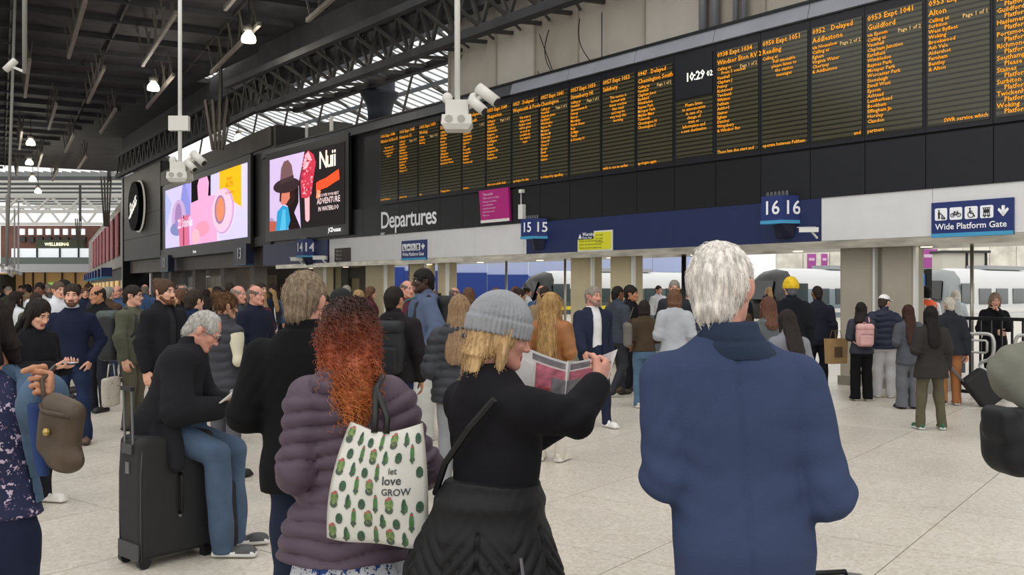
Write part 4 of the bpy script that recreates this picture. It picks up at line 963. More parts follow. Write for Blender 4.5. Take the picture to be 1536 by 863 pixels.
# ---- head (origin at the jaw line, facing -y)
HEADS = {}
def head_geo(h, fem=False, beard=False):
    key = (h, fem)
    if key in HEADS: return HEADS[key]
    s = SDF((-.12, -.15, -.16), (.12, .14, .26), h)
    s.ell((0, .012, .135), (.075, .096, .092), 0); s.ell((0, -.025, .065), (.060, .066, .078), .03)
    for g in (-1, 1):
        s.cap((g*.05, .0, .05), (g*.018, -.066, .006), .02, .02, .025)
        s.ell((g*.038, -.062, .078), (.024, .022, .02), .02)
    s.ell((0, -.072, .006), (.022, .018, .018), .02)
    s.cap((-.034, -.078, .124), (.034, -.078, .124), .011, .011, .02)
    for g in (-1, 1): s.sub((g*.031, -.098, .108), (.018, .017, .011), .012)
    s.cap((0, -.086, .112), (0, -.107, .07), .008, .013, .012)
    for g in (-1, 1): s.ell((g*.013, -.096, .066), (.009, .011, .008), .006)
    s.cap((-.018, -.085, .041), (.018, -.085, .041), .007, .007, .006); s.cap((-.015, -.084, .031), (.015, -.084, .031), .0075, .0075, .006)
    for g in (-1, 1):
        s.ell((g*.084, .02, .098), (.010, .022, .034), .006, Euler((0, g*.25, g*.45)))
    nr = .050 if fem else .058
    s.cap((0, .028, .07), (0, .035, -.13), nr, nr+.006, .03)
    V, Fc = s.mesh(); mi = np.zeros(len(Fc), int)
    cen = V[Fc].mean(1)
    lip = (cen[:, 1] < -.080) & (np.abs(cen[:, 0]) < .026) & (cen[:, 2] < .05) & (cen[:, 2] > .022)
    mi[lip] = 1
    if not fem:
        pass
    # eyes: white balls with dark irises, brows
    mb = MB()
    for g in (-1, 1):
        mb.lathe((g*.031, -.079, .108), [(.001, -.0105), (.007, -.0078), (.0105, -.0025), (.0105, .0025), (.007, .0078), (.001, .0105)], 10, 2)
        mb.lathe((g*.031, -.0855, .108), [(.001, -.0068), (.006, -.0035), (.006, .0035), (.001, .0068)], 8, 3)
        mb.tube([(g*.015, -.092, .126), (g*.032, -.094, .131), (g*.047, -.083, .126)], [.004, .0045, .003], 6, 4)
    n = len(V)
    V = np.concatenate([V, np.array(mb.v)])
    Fl = [tuple(f) for f in Fc.tolist()]+[tuple(i+n for i in f) for f in mb.f]
    mi = np.concatenate([mi, np.array(mb.m)])
    HEADS[key] = (V, Fl, mi); return HEADS[key]
# ---- hand (origin at wrist, fingers down -z, palm towards +x, thumb towards -y)
HANDS = {}
def hand_geo(h, pose):
    key = (h, pose)
    if key in HANDS: return HANDS[key]
    s = SDF((-.06, -.085, -.215), (.11, .075, .07), h)
    s.ell((0, .0, -.05), (.015, .041, .052), 0); s.cap((0, 0, .05), (0, 0, -.02), .026, .024, .02, sq=(.8, 1.1, 1.))
    curl = {'relax': (.25, .45, .35), 'grip': (1.15, 1.2, .8), 'hold': (.6, .8, .5), 'flat': (.1, .1, .1)}[pose]
    for i, (y, ln) in enumerate(((-.031, .072), (-.0105, .082), (.0105, .077), (.030, .060))):
        p = np.array((0., y, -.088)); a = 0; segs = (.45, .32, .26)
        p0 = np.array((0., y*.8, -.06)); s.cap(p0, p, .011, .0095, .012)
        for q in range(3):
            a += curl[q]*(1+.06*i); d = np.array((math.sin(a), y*.6, -math.cos(a))); d /= np.linalg.norm(d)
            e = p+d*ln*segs[q]*1.05; s.cap(p, e, .0092-.0008*q, .0086-.0008*q, .004); p = e
    t0 = np.array((.006, -.026, -.022)); t1 = np.array((.022, -.058, -.058)); t2 = np.array((.034, -.066, -.09)) if pose != 'grip' else np.array((.05, -.045, -.088)); t3 = t2+(t2-t1)*.75+(np.array((.006, .012, -.004)) if pose != 'relax' else 0)
    s.cap(t0, t1, .017, .0125, .015); s.cap(t1, t2, .0115, .0105, .006); s.cap(t2, t3, .0105, .009, .004)
    HANDS[key] = s.mesh(); return HANDS[key]
def hand_at(geo, w, d, palm, side):
    """place a hand: w wrist, d pointing direction, palm normal; side +1 is the figure's left"""
    V, Fc = geo
    V = V.copy()
    d = np.array(d, float); d /= np.linalg.norm(d); x = np.array(palm, float); x -= d*(x@d)
    if np.linalg.norm(x) < 1e-3: x = np.array((1., 0, 0))-d*d[0]
    x /= np.linalg.norm(x); z = -d; y = np.cross(z, x)
    # right hand: thumb (-y local) ; left hand mirrored
    if side > 0: V[:, 1] *= -1; Fc = Fc[:, ::-1]
    return np.array(w)+V[:, :1]*x+V[:, 1:2]*y+V[:, 2:3]*z, Fc
# ---- hair
def strands(V, Fc, n, L, r, seed, crown=(0, .03, .22), down=1.0, lift=.004, curl=0., seg=6, back=0.):
    rs = np.random.RandomState(seed); tri = Fc[rs.randint(0, len(Fc), n)]
    A, B, D = V[tri[:, 0]], V[tri[:, 1]], V[tri[:, 2]]
    N = np.cross(B-A, D-A); N /= (np.linalg.norm(N, axis=1)[:, None]+1e-9); P = V[tri].mean(1)
    out = MB()
    Vs = []; Fs = []; nn = 4
    g = P-np.array(crown); g /= np.linalg.norm(g, axis=1)[:, None]+1e-9
    T = g+np.array((0, back, -down)); T -= N*(T*N).sum(1)[:, None]; T /= np.linalg.norm(T, axis=1)[:, None]+1e-9
    Bn = np.cross(N, T); Ls = L*(.6+.8*rs.rand(n)); ph = rs.rand(n)*6.28; wob = (rs.rand(n)-.5)
    for k in range(seg+1):
        t = k/seg
        c = P+T*(Ls*t)[:, None]+N*(lift*math.sin(t*2.6)-.002)+Bn*(wob*Ls*.35*t*t)[:, None]
        c = c+np.array((0, 0, -1))*(Ls*t*t*.25*down)[:, None]
        if curl: c = c+Bn*(curl*np.sin(ph+t*22))[:, None]+N*(curl*np.cos(ph+t*22))[:, None]
        rr = r*(1-.75*t)
        for q in range(nn):
            a = 2*math.pi*q/nn; Vs.append(c+Bn*math.cos(a)*rr+N*math.sin(a)*rr)
    Vs = np.stack(Vs, 1).reshape(-1, 3); M = (seg+1)*nn
    base = np.arange(n)*M; F_ = []
    for k in range(seg):
        for q in range(nn):
            F_.append(np.stack([base+k*nn+q, base+k*nn+(q+1) % nn, base+(k+1)*nn+(q+1) % nn, base+(k+1)*nn+q], 1))
    return Vs, np.concatenate(F_)
HAIRS = {}
def hair_geo(style, h, seed=0):
    key = (style, h, seed)
    if key in HAIRS: return HAIRS[key]
    lowz = {'long': -.42, 'longer': -.52, 'bob': -.10, 'curly': -.22, 'pony': -.26, 'mid': -.2}.get(style, -.03)
    wide = .22 if style == 'curly' else .16
    s = SDF((-wide, -.16, lowz-.03), (wide, .24, .30), h)
    off = {'buzz': .004, 'short': .012, 'full': .013, 'swept': .016, 'thin': .007, 'rim': .008, 'curly': .03, 'bun': .012, 'afro': .03}.get(style, .015)
    s.ell((0, .014, .137), (.075+off, .096+off, .092+off), 0)
    if style in ('short', 'buzz', 'full', 'swept', 'thin', 'rim', 'afro'):
        s.cap((0, .06, .11), (0, .075, .05), .06+off, .05+off*.5, .03)
        s.sub((0, -.13, .055), (.088, .135 if style != 'full' else .12, .105), .012)
        for g in (-1, 1): s.sub((g*.095, .004, .082), (.04, .04, .056), .01)
        s.plane((0, -.45, -1), -.035+(.0 if style != 'full' else .012))
        if style == 'rim': s.sub((0, -.03, .23), (.10, .14, .09), .012)
        if style == 'thin': s.sub((0, -.10, .20), (.06, .06, .05), .01)
    else:
        s.sub((0, -.135, .06), (.066, .125, .11), .012)
        if style in ('long', 'longer', 'mid', 'bob'):
            zb = {'long': -.38, 'longer': -.48, 'mid': -.17, 'bob': -.05}[style]
            w0 = .082
            yb = .085 if style == 'bob' else .178; s.loft([(zb, .05 if style != 'bob' else .085, .02, 0, yb), (zb+.06, .085, .035, 0, yb-.005), (min(-.10, zb+.12) if style != 'bob' else -.02, .095, .045, 0, yb-.02), (.0, .095, .05, 0, .085), (.05, .095, .06, 0, .06), (.14, .08, .07, 0, .04)], .03)
            for g in (-1, 1): s.cap((g*.075, .0, .13), (g*.082, .0, max(zb, -.18)+.04), .03, .02, .02)
            s.sub((0, -.15, .0), (.06, .14, .17), .012)
        if style == 'pony': s.cap((0, .11, .15), (0, .14, .02), .035, .03, .02); s.cap((0, .14, .02), (0, .11, -.22), .032, .012, .02)
        if style == 'bun': s.ell((0, .1, .2), (.05, .05, .045), .02); s.plane((0, -.3, -1), .0)
        if style == 'curly':
            s.loft([(-.21, .04, .03, -.03, .15), (-.14, .075, .055, -.025, .14), (-.06, .105, .075, -.012, .10), (.05, .115, .09, 0, .05), (.14, .105, .095, 0, .03)], .04)
            s.sub((0, -.16, .03), (.075, .14, .16), .012)
    th = np.arctan2(s.X, s.Y-.03)
    amp = {'curly': .0}.get(style, .0035)
    rs = random.Random(seed)
    f1, f2 = rs.choice((17, 21, 25)), rs.choice((33, 39))
    s.disp(amp*(np.sin(f1*th+6*s.Z+seed)+.6*np.sin(f2*th-9*s.Z)))
    if style == 'curly': s.disp(.009*np.sin(60*s.X+8*np.sin(20*s.Z))*np.sin(55*s.Z+3*np.sin(30*s.X))*np.cos(50*s.Y))
    HAIRS[key] = s.mesh(); return HAIRS[key]
# ---- shoes (toe towards -y, ankle at origin)
SHOES = {}
def shoe_geo(h=.012):
    if h in SHOES: return SHOES[h]
    s = SDF((-.07, -.24, -.03), (.07, .12, .16), h)
    s.rbox((0, -.065, .016), (.043, .145, .018), .016); s.ell((0, -.13, .04), (.043, .075, .035), .02); s.ell((0, .015, .055), (.039, .07, .055), .02); s.cap((0, .01, .06), (0, .015, .11), .038, .036, .02)
    V, Fc = s.mesh(); mi = (V[Fc].mean(1)[:, 2] < .03).astype(int)
    SHOES[h] = (V, Fc, mi); return SHOES[h]
ARMS = {'down': ((.245, .035, 1.14), (.255, -.03, .885)), 'pocket': ((.285, .075, 1.14), (.205, -.03, .93)), 'front': ((.25, .05, 1.13), (.06, -.22, 1.08)),
        'phone': ((.24, .0, 1.13), (.09, -.27, 1.17)), 'strap': ((.25, -.06, 1.15), (.14, -.18, 1.36)), 'cross': ((.25, -.02, 1.15), (-.02, -.22, 1.16)), 'chin': ((.2, -.14, 1.16), (.04, -.16, 1.42)),
        'swing': ((.25, .13, 1.17), (.25, .04, .92)), 'fwd': ((.25, -.06, 1.15), (.24, -.2, .96))}
LEGS = {'stand': (((.10, -.015, .50), (.108, .02, .085)),)*2, 'apart': (((.12, -.02, .5), (.15, .02, .085)),)*2,
        'walk': (((.095, -.13, .52), (.10, -.17, .085)), ((.095, -.04, .5), (.10, .22, .12))), 'walk2': (((.095, -.02, .5), (.10, .22, .12)), ((.095, -.13, .52), (.10, -.17, .085)))}
MALE = [(.78, .168, .112, .012), (.90, .172, .118, .015), (1.02, .160, .112, .005), (1.12, .158, .108, 0), (1.25, .175, .115, 0), (1.35, .180, .112, .005), (1.41, .155, .100, .015), (1.45, .115, .082, .022), (1.50, .068, .064, .028)]
FEM = [(.78, .178, .118, .012), (.90, .178, .122, .015), (1.02, .150, .105, .005), (1.10, .135, .098, 0), (1.24, .150, .115, -.01), (1.35, .155, .105, 0), (1.41, .132, .092, .012), (1.45, .098, .075, .02), (1.50, .060, .058, .026)]
SKIN = {'light': 'd9a58c', 'pink': 'cf9482', 'tan': 'b98262', 'brown': '7a5038', 'dark': '3d2820'}
def skinm(k): return mat('skin_'+k, SKIN[k], .5, 0, .08, 14, .05, 120, spec=.4)
lipm = mat('lips', 'a8605a', .45); eyew = mat('eye_white', 'b9b0a8', .4); eyed = mat('iris', '2a211c', .2)
def torso_rows(sex, th, hem, flare=0., wide=1., lean=0., belly=0., side=0., tz=1.):
    T = MALE if sex == 'm' else FEM
    zs = sorted(set([hem]+[r[0] for r in T if r[0] > hem]))
    A = np.array(T); out = []
    for z in zs:
        a, b, yc = (np.interp(z, A[:, 0], A[:, i]) for i in (1, 2, 3))
        fl_ = flare*max(0, (1.02-z))/.3
        be = belly*math.exp(-((z-1.03)/.14)**2)
        t = max(0., z-.9)/.6
        out.append((z if z < .9 else .9+(z-.9)*tz, a*wide+th+fl_, b+th+fl_*.7+be*.5, side*t, yc-be*.5-lean*t))
    return out
PEOPLE = []
class Person: pass
def person(label, px, Y, ht=1.7, yaw=0., sex='m', h=.017, skin='light', hair=('short', '3a2a20'), top=None, bot=None, arms=('down', 'down'), legs='stand', head=(0, 0, 0), shoes=('222222', '1a1a1a'),
           hat=None, lean=0., group='people in the concourse', hands=None, wide=1., side=0., hx=0., glasses=False, beard=None, seed=None, build_legs=True, brow=None, X=None, palm=None, rootz=0., neckdy=0., headz=0., shz=1.375, shw=None, tz=1.):
    """figure built 1.75 m tall facing -y, then scaled to its height and turned"""
    seed = seed if seed is not None else len(PEOPLE)*13+5
    P = Person(); sc_ = ht/1.75
    loc = G(px, Y, rootz) if X is None else Vector((X, Y, rootz))
    R = thing('person', label, 'person', loc, math.radians(yaw), group); R.scale = (sc_,)*3
    P.root = R; P.sc = sc_; P.yaw = math.radians(yaw); P.loc = loc
    top = dict(top or {}); bot = dict(bot or {})
    sw_ = shw or (.182 if sex == 'm' else .155)*wide
    J = {}
    for si, g in enumerate((1, -1)):
        a = arms[si]; e, w_ = ARMS[a] if isinstance(a, str) else a
        mult = g if isinstance(a, str) else 1
        sh = np.array((g*sw_+side*.9, .015-lean*.85, shz)); e = np.array((e[0]*mult, e[1], e[2])); w_ = np.array((w_[0]*mult, w_[1], w_[2]))
        if isinstance(a, str): k = (sw_-.185)*g; e[0] += k+side*.7; w_[0] += k*.6+side*.6; e[1] -= lean*.6; w_[1] -= lean*.5
        J[g] = (sh, e, w_)
    LG = LEGS[legs] if isinstance(legs, str) else legs
    K = {}
    for si, g in enumerate((1, -1)):
        k_, an = LG[si]; K[g] = (np.array((g*.088, .01, .90)), np.array((g*k_[0], k_[1], k_[2])), np.array((g*an[0], an[1], an[2])))
    if isinstance(legs, tuple) and len(legs) == 3:
        for g in (1, -1): K[g] = (np.array((g*.09, legs[2][0], legs[2][1])), K[g][1], K[g][2])
    P.J = J; P.K = K
    sm = skinm(skin)
    # --- body: head, neck, trunk, limbs, hands in one mesh
    hc = max(.02, h*1.3)
    s = SDF((-.45, -.6, 0.03), (.45, .5, 1.6), hc)
    rows = torso_rows(sex, -.03, .82, 0, wide, lean, side=side, tz=tz)
    s.loft(rows, .02)
    for g in (1, -1):
        sh, e, w_ = J[g]; s.cap(sh, e, .036, .032, .02); s.cap(e, w_, .032, .026, .02)
        hp, kn, an = K[g]; s.cap(hp, kn, .055, .04, .02); s.cap(kn, an, .04, .03, .02)
    V, Fc = s.mesh(); Vs = [V]; Fl = [tuple(f) for f in Fc.tolist()]; mi = [0]*len(Fl)
    HB = np.array((side*1.0+hx, -.004-lean*1.02+neckdy, 1.525+headz)); HR = rotM(math.radians(head[0]), math.radians(head[1]), math.radians(head[2]))
    P.HB = HB; P.HR = HR; fem = sex == 'f'; hs = .96 if fem else 1.0; P.hs = hs
    hV, hF, hm = head_geo(.0045 if h < .011 else .007, fem)
    n = len(V); Vs.append(HB+(hV*hs)@HR.T); Fl += [tuple(i+n for i in f) for f in hF]; mi += list(hm); n += len(hV)
    hands = hands or ('relax', 'relax')
    for si, g in enumerate((1, -1)):
        sh, e, w_ = J[g]; d = w_-e
        
        if arms[si] == 'pocket': d = np.array((-g*.35, -.05, -1.))
        pal = palm[si] if palm and palm[si] is not None else (-g*1., .25, 0)
        hg, hf = hand_at(hand_geo(.004 if h < .011 else .0055, hands[si]), w_+d/np.linalg.norm(d)*.015, d, pal, g)
        Vs.append(hg); Fl += [tuple(i+n for i in f) for f in hf.tolist()]; mi += [0]*len(hf); n += len(hg)
    bro = mat('brow_'+(brow or hair[1] or '2a2019'), brow or hair[1] or '2a2019', .8)
    me = rawmesh('body', np.concatenate(Vs), Fl, [sm, lipm, eyew, eyed, bro], mi, True); link('body', me, R)
    # --- hair
    def hl(p): return HB+np.asarray(p)@HR.T*hs
    P.hl = hl
    if hair[0]:
        hh = .0065 if h < .011 else .009
        hv, hf = hair_geo(hair[0], hh, seed % 4); hm_ = hairm(hair[1])
        if hat:
            keep = (hv[hf].mean(1)[:, 2] < (.135 if hat[0] == 'beanie' else .165)); hf = hf[keep]
        if len(hair) > 2 and hair[2]:
            sv, sf = strands(hv, hf, *hair[2]); sf = sf+len(hv); hv = np.concatenate([hv, sv]); hf = np.concatenate([hf, sf])
        link('hair', rawmesh('hair', hl(hv), hf, hm_, None, True), R)
    if beard:
        s = SDF((-.1, -.14, -.05), (.1, .06, .14), .007)
        s.cap((-.055, -.01, .05), (-.02, -.07, .004), .024, .024, .02); s.cap((.055, -.01, .05), (.02, -.07, .004), .024, .024, .02); s.ell((0, -.072, .012), (.036, .026, .028), .02)
        s.sub((0, -.1, .038), (.021, .03, .011), .005); s.cap((-.025, -.092, .048), (.025, -.092, .048), .008, .008, .005)
        bv, bf = s.mesh(); link('beard', rawmesh('beard', hl(bv), bf, hairm(beard), None, True), R)
    if glasses:
        mb = MB()
        for g in (-1, 1):
            mb.tube([hl((g*.034+.022*math.cos(a), -.108, .106+.016*math.sin(a))) for a in np.linspace(0, 6.283, 13)[:-1]], .0022, 5, closed=True)
            mb.tube([hl((g*.056, -.106, .11)), hl((g*.082, -.05, .112)), hl((g*.084, .01, .105))], .002, 5)
        mb.tube([hl((-.012, -.11, .108)), hl((.012, -.11, .108))], .002, 5); mb.build('glasses', black, R)
    # --- hats
    if hat:
        kind, col = hat[:2]
        s = SDF((-.14, -.22, .02), (.14, .16, .31), .006 if h < .011 else .009)
        if kind == 'beanie':
            s.ell((0, .016, .15), (.104, .122, .122), 0); s.plane((0, -.12, -1), -.115); s.loft([(.105, .107, .124, 0, .016), (.16, .109, .127, 0, .016)], .004)
            th = np.arctan2(s.X, s.Y-.014); s.disp(.0045*np.cos(36*th)*(np.clip((.275-s.Z)*9, .1, 1))); s.disp(.004*np.exp(-((s.Z-.168+.0*s.Y)/.006)**2)*-1)
        elif kind == 'cap':
            s.ell((0, .012, .155), (.092, .11, .09), 0); s.plane((0, -.1, -1), -.155); s.ell((0, -.13, .155), (.075, .075, .010), .01)
        elif kind == 'brim':
            s.ell((0, .012, .16), (.09, .108, .1), 0); s.plane((0, 0, -1), -.15); s.ell((0, .0, .158), (.14, .16, .012), .01)
        hv, hf = s.mesh(); link('hat', rawmesh('hat', hl(hv), hf, mat('hat_'+col, col, .9, 0, .15, 12, .3, 70), None, True), R)
    # --- trousers / skirt
    zl = .10
    if bot:
        th = bot.get('th', .012); s = SDF((-.34, -.62, .02), (.34, .42, 1.08), h*1.05 if h > .011 else .011)
        if bot.get('kind') == 'skirt':
            hz = bot.get('hem', .42); A = np.array(FEM); fl_ = bot.get('flare', .06)
            s.loft([(hz, .19+fl_, .15+fl_, 0, .01), (.7, .19+fl_*.4, .14+fl_*.4, 0, .01), (.92, .185, .13, 0, .012), (1.03, .152, .11, 0, .005)], .02)
            ang = np.arctan2(s.X, s.Y); s.disp(.012*np.sin(11*ang)*np.clip((.95-s.Z)*1.6, 0, 1))
        else:
            r0, r1, r2 = bot.get('r', (.083, .058, .048)); wd_ = bot.get('wide', 0.)
            hp0 = K[1][0]
            dy, dz_ = hp0[1]-.01, hp0[2]-.90
            s.loft([(.80+dz_, .16+th, .105+th, side*0, .015+dy), (.90+dz_, .165+th, .115+th, 0, .015+dy), (1.0+dz_, .152+th, .105+th, 0, .008+dy), (1.03+dz_, .15+th, .104+th, 0, .006+dy)], .02)
            for g in (1, -1):
                hp, kn, an = K[g]; low = an+(0, 0, bot.get('short', -.03)); s.cap(hp-(0, 0, .03), kn, r0+th, r1+th+wd_*.5, .025); s.cap(kn, low, r1+th+wd_*.5, r2+th+wd_, .02)
        s.disp(folds(s, seed, .006, 22, 9))
        V, Fc = s.mesh(); link(bot.get('kind', 'trousers'), rawmesh('trousers', V, Fc, bot.get('mat') or cloth(bot['col']), None, True), R)
    # --- shoes
    if shoes and build_legs:
        sv, sf, smi = shoe_geo()
        me = rawmesh('shoe', sv, sf, [mat('shoe_'+shoes[0], shoes[0], .55), mat('sole_'+shoes[1], shoes[1], .7)], smi, True)
        for g in (1, -1):
            hp, kn, an = K[g]; o = link('shoe', me, R, (an[0], an[1]-.01, an[2]-.075)); o.rotation_euler = (-.35 if an[2] > .1 else 0, 0, g*.15)
    # --- top garment
    if top:
        th = top.get('th', .02); hem = top.get('hem', .84); slv = top.get('sleeves', True); t0 = top.get('r', (.062, .05, .04))
        pts = np.array([q for g in (1, -1) for q in J[g]])
        lo = np.minimum(pts.min(0)-.12-th, (-.3-th, -.26-lean-th, hem-.05)); hi = np.maximum(pts.max(0)+.12+th, (.3+th, .28, 1.64)); lo[2] = min(lo[2], hem-.05)
        s = SDF(lo, hi, h)
        if top.get('quilt'): s.Q = np.broadcast_to(s.Z, s.F.shape).astype(np.float32).copy()
        rws = torso_rows(sex, th, hem, top.get('flare', .0), wide, lean, top.get('belly', 0.), side, tz)
        s.loft(rws, 0, top.get('e', 2.3))
        if slv:
            for g in (1, -1):
                sh, e, w_ = J[g]; kk = top.get('k', .035)
                s.cap(sh, e, t0[0]+th*.9, t0[1]+th*.9, kk, True); w2 = e+(w_-e)*top.get('cuff', .96) if slv is True else e+(w_-e)*.3
                s.cap(e, w2, t0[1]+th*.9, t0[2]+th*.8, .02, True)
        else:
            for g in (1, -1): s.cap(J[g][0]*(.93, 1, 1), J[g][0]+(0, 0, -.05), t0[0]+th*.6, t0[0]+th*.4, .03)
        col_ = top.get('collar', .05)
        nb = np.array((side, .03-lean*.98+neckdy*.6))
        if col_:
            cz_ = .9+.6*tz; s.loft([(cz_-.04, .085, .078, nb[0], nb[1]), (cz_, .073, .068, nb[0], nb[1]+.003), (cz_+col_, .070, .066, nb[0]+hx*.5, nb[1]+.004-(.04 if tz < 1 else 0))], .015)
        if top.get('hood'):
            s.ell((nb[0], nb[1]+.065, 1.455), (.13, .065, .05), .03); s.ell((nb[0], nb[1]+.075, 1.37), (.11, .05, .10), .04)
        if top.get('quilt'):
            p_, am = top['quilt']; 
            s.disp(am*(np.abs(np.sin(math.pi*(s.Q+.012*np.sin(11*s.X+3*s.Y)+.008*np.sin(23*s.X+9*s.Z))/p_))**.6-.75))
        fa = top.get('fold', .007)
        s.disp(folds(s, seed+1, fa, 16, 8))
        # elbow creases
        for g in (1, -1):
            e = J[g][1]; dd = np.sqrt((s.X-e[0])**2+(s.Y-e[1])**2+(s.Z-e[2])**2); s.disp((.006*np.sin(70*(s.Z+.5*s.Y-.3*s.X*g)))*np.exp(-(dd/.11)**2))
        if h < .012 and not top.get('quilt'):   # drag lines from the armpits and across the lower back
            for g in (1, -1):
                c0 = J[g][0]+np.array((-g*.02, .06, -.13)); dx_, dy_, dz_ = s.X-c0[0], s.Y-c0[1], s.Z-c0[2]
                rr_ = np.sqrt(dx_**2+dy_**2+dz_**2); s.disp(.005*np.abs(np.sin(30*(dz_+.9*g*dx_)+3*np.sin(9*dx_)))*np.exp(-(rr_/.12)**2))
            s.disp(.004*np.abs(np.sin(26*(s.Z+.35*np.abs(s.X))+2*np.sin(14*s.X)))*np.exp(-((s.Z-1.04)/.10)**2))
        if top.get('groove'):   # centre-back seam
            s.disp(-.007*np.exp(-((s.X-side*np.clip((s.Z-.9)/.6, 0, 1))/.007)**2)*(s.Y > 0)*(s.Z < 1.46))
        if top.get('open'):
            w0, w1, icol = top['open']
            # split the front into two edges and show the shirt
            z_ = s.ax[2]; ww = np.interp(z_, [hem, 1.2, 1.5], [w0, (w0+w1)/2, w1]).astype(np.float32)[None, None, :]
            cut = np.maximum(np.abs(s.X-side)-ww, s.Y+.02+lean)
            s.F = np.maximum(s.F, -cut).astype(np.float32)
            q = SDF((-.3, -.3-lean, .8), (.3, .2, 1.6), max(h, .012)); q.loft(torso_rows(sex, max(th*.25, .004), max(.84, hem-.04), 0, wide, lean, top.get('belly', 0), side), 0); q.loft([(1.46, .07, .07, nb[0], nb[1]), (1.525, .064, .062, nb[0], nb[1])], .01)
            q.disp(folds(q, seed+3, .005)); qv, qf = q.mesh(); link('shirt', rawmesh('shirt', qv, qf, cloth(icol), None, True), R)
        if top.get('post'): top['post'](s)
        V, Fc = s.mesh(); tm_ = top.get('mat') or cloth(top['col'])
        P.topV, P.topF = V, Fc
        link(top.get('name', 'jacket'), rawmesh('jacket', V, Fc, tm_, None, True), R)
        if top.get('slcol'):
            q = SDF(lo, hi, h)
            for g in (1, -1):
                sh, e, w_ = J[g]; q.cap(sh, e, t0[0]+.006, t0[1]+.006, .02); q.cap(e, e+(w_-e)*.96, t0[1]+.006, t0[2]+.004, .02)
            q.disp(folds(q, seed+2, .008, 20)); qv, qf = q.mesh(); link('sleeves', rawmesh('sleeves', qv, qf, cloth(top['slcol']), None, True), R)
        if top.get('stripe'):
            pass
    PEOPLE.append(P)
    return P
def tw(P, p):
    """figure-local point to world"""
    p = Vector(p)*P.sc; c, sn = math.cos(P.yaw), math.sin(P.yaw)
    return Vector((P.loc.x+c*p.x-sn*p.y, P.loc.y+sn*p.x+c*p.y, P.loc.z+p.z))

def inv(px, Y, ht, yaw, q):
    """where a point seen at pixel q[0], q[1] and depth q[2] lies in a figure's own frame"""
    L = G(px, Y); W = PZ(*q); d = W-L; a = math.radians(-yaw); c, sn = math.cos(a), math.sin(a); k = 1.75/ht
    return ((c*d.x-sn*d.y)*k, (sn*d.x+c*d.y)*k, W.z*k)
# ================================================================ FOREGROUND FIGURES
R_ = math.radians
# --- white-haired man in a blue blazer, seen from behind
blz = mat('blazer_blue', '3a4664', .88, 0, .08, 3, .25, 220, spec=.15)
A = person('white-haired man in blue blazer standing with his back to the camera, largest figure', 1114, 2.75, 1.80, 176, 'm', .008, 'pink', ('full', 'e4ded6', (5200, .017, .0014, 3, (0, .03, .225), 1.2, .003, 0, 4)),
    top=dict(mat=blz, th=.022, hem=.66, flare=.006, collar=.0, groove=True, fold=.009, r=(.056, .054, .045), e=2.7, name='blazer', k=.012, post=lambda s_: [s_.cap((.04+g_*.07, .02, 1.435), (.036+g_*.185, .018, 1.392), .05, .046, .03) for g_ in (1, -1)]), bot=dict(col='2a2f3c', th=.015),
    arms=(((.212, .03, 1.10), (.10, -.2, 1.02)), ((-.218, .05, 1.06), (-.12, -.19, .98))), head=(-26, 2, 2), wide=1.02, hx=.016, side=.04, brow='bdb4a8', shw=.190, shz=1.372)
q = SDF((-.16, -.12, 1.4), (.2, .18, 1.62), .007)
q.loft([(1.43, .14, .10, .02, .025), (1.465, .11, .094, .03, .035), (1.505, .088, .088, .045, .038), (1.537, .084, .084, .05, .036)], 0); q.sub((.03, -.16, 1.5), (.06, .12, .2), .01); q.disp(-.004*np.exp(-((q.Z-1.485)/.005)**2))
V, Fc = q.mesh(); link('collar', rawmesh('collar', V, Fc, mat('blazer_collar', '2d384c', .88, 0, .08, 3, .25, 220, spec=.15), None, True), A.root)
# --- woman with ribbed grey beanie, black top, black padded jacket tied at the waist
def chev(s):
    pass
def ib(*q): return inv(742, 3.1, 1.64, 128, q)
B = person('woman in ribbed grey beanie and black top reading a magazine', 742, 3.1, 1.64, 128, 'f', .009, 'pink', ('bob', 'c4a274', (170, .035, .0022, 5, (0, .03, .2), 1.3, .012, .004, 8)),
    top=dict(col='17161a', th=.022, hem=.9, collar=.03, fold=.009, r=(.06, .05, .038), name='black_top'), bot=dict(col='1a1a1e', th=.02),
    arms=((ib(800, 650, 3.5), ib(850, 625, 3.5)), (ib(862, 628, 3.0), ib(894, 578, 3.12))), head=(-26, 12, 0), hat=('beanie', '8e9094'), hands=('hold', 'grip'), wide=1.1, palm=((0, -.2, 1), (1, .3, .2)))
q = SDF((-.46, -.42, .36), (.46, .46, 1.14), .0085)
q.loft([(.40, .36, .31, 0, .03), (.62, .33, .29, 0, .03), (.82, .29, .255, 0, .03), (.95, .245, .21, 0, .025), (1.03, .20, .165, 0, .02), (1.10, .185, .15, 0, .015)], 0)
th_ = np.arctan2(q.X, q.Y-.02)
ph = q.Z+.15*np.abs(((th_*1.9+.4) % 2)-1)
q.disp(.022*(np.abs(np.sin(math.pi*ph/.062))**.6-.7)*np.clip((1.0-q.Z)*8, .15, 1)); q.disp(-.02*np.exp(-((((th_*1.9+.4) % 2)-1)/.06)**2)*(q.Z < .98)); q.disp(folds(q, 4, .02, 6, 5)); q.disp(.02*np.exp(-((q.Z-1.05)/.035)**2))
V, Fc = q.mesh(); puf = mat('puffer_black', '111114', .65, 0, .1, 6, .1, 60, spec=.35); tj = link('tied_jacket', rawmesh('tied_jacket', V, Fc, puf, None, True), B.root)
zp = MB(); zp.tube([(-.30, .12, .92), (-.315, .1, .72), (-.33, .08, .5)], .006, 6); zp.box(-.325, -.31, .095, .125, .66, .71); zp.build('zip', mat('zip_grey', '77747c', .4, .5), tj)
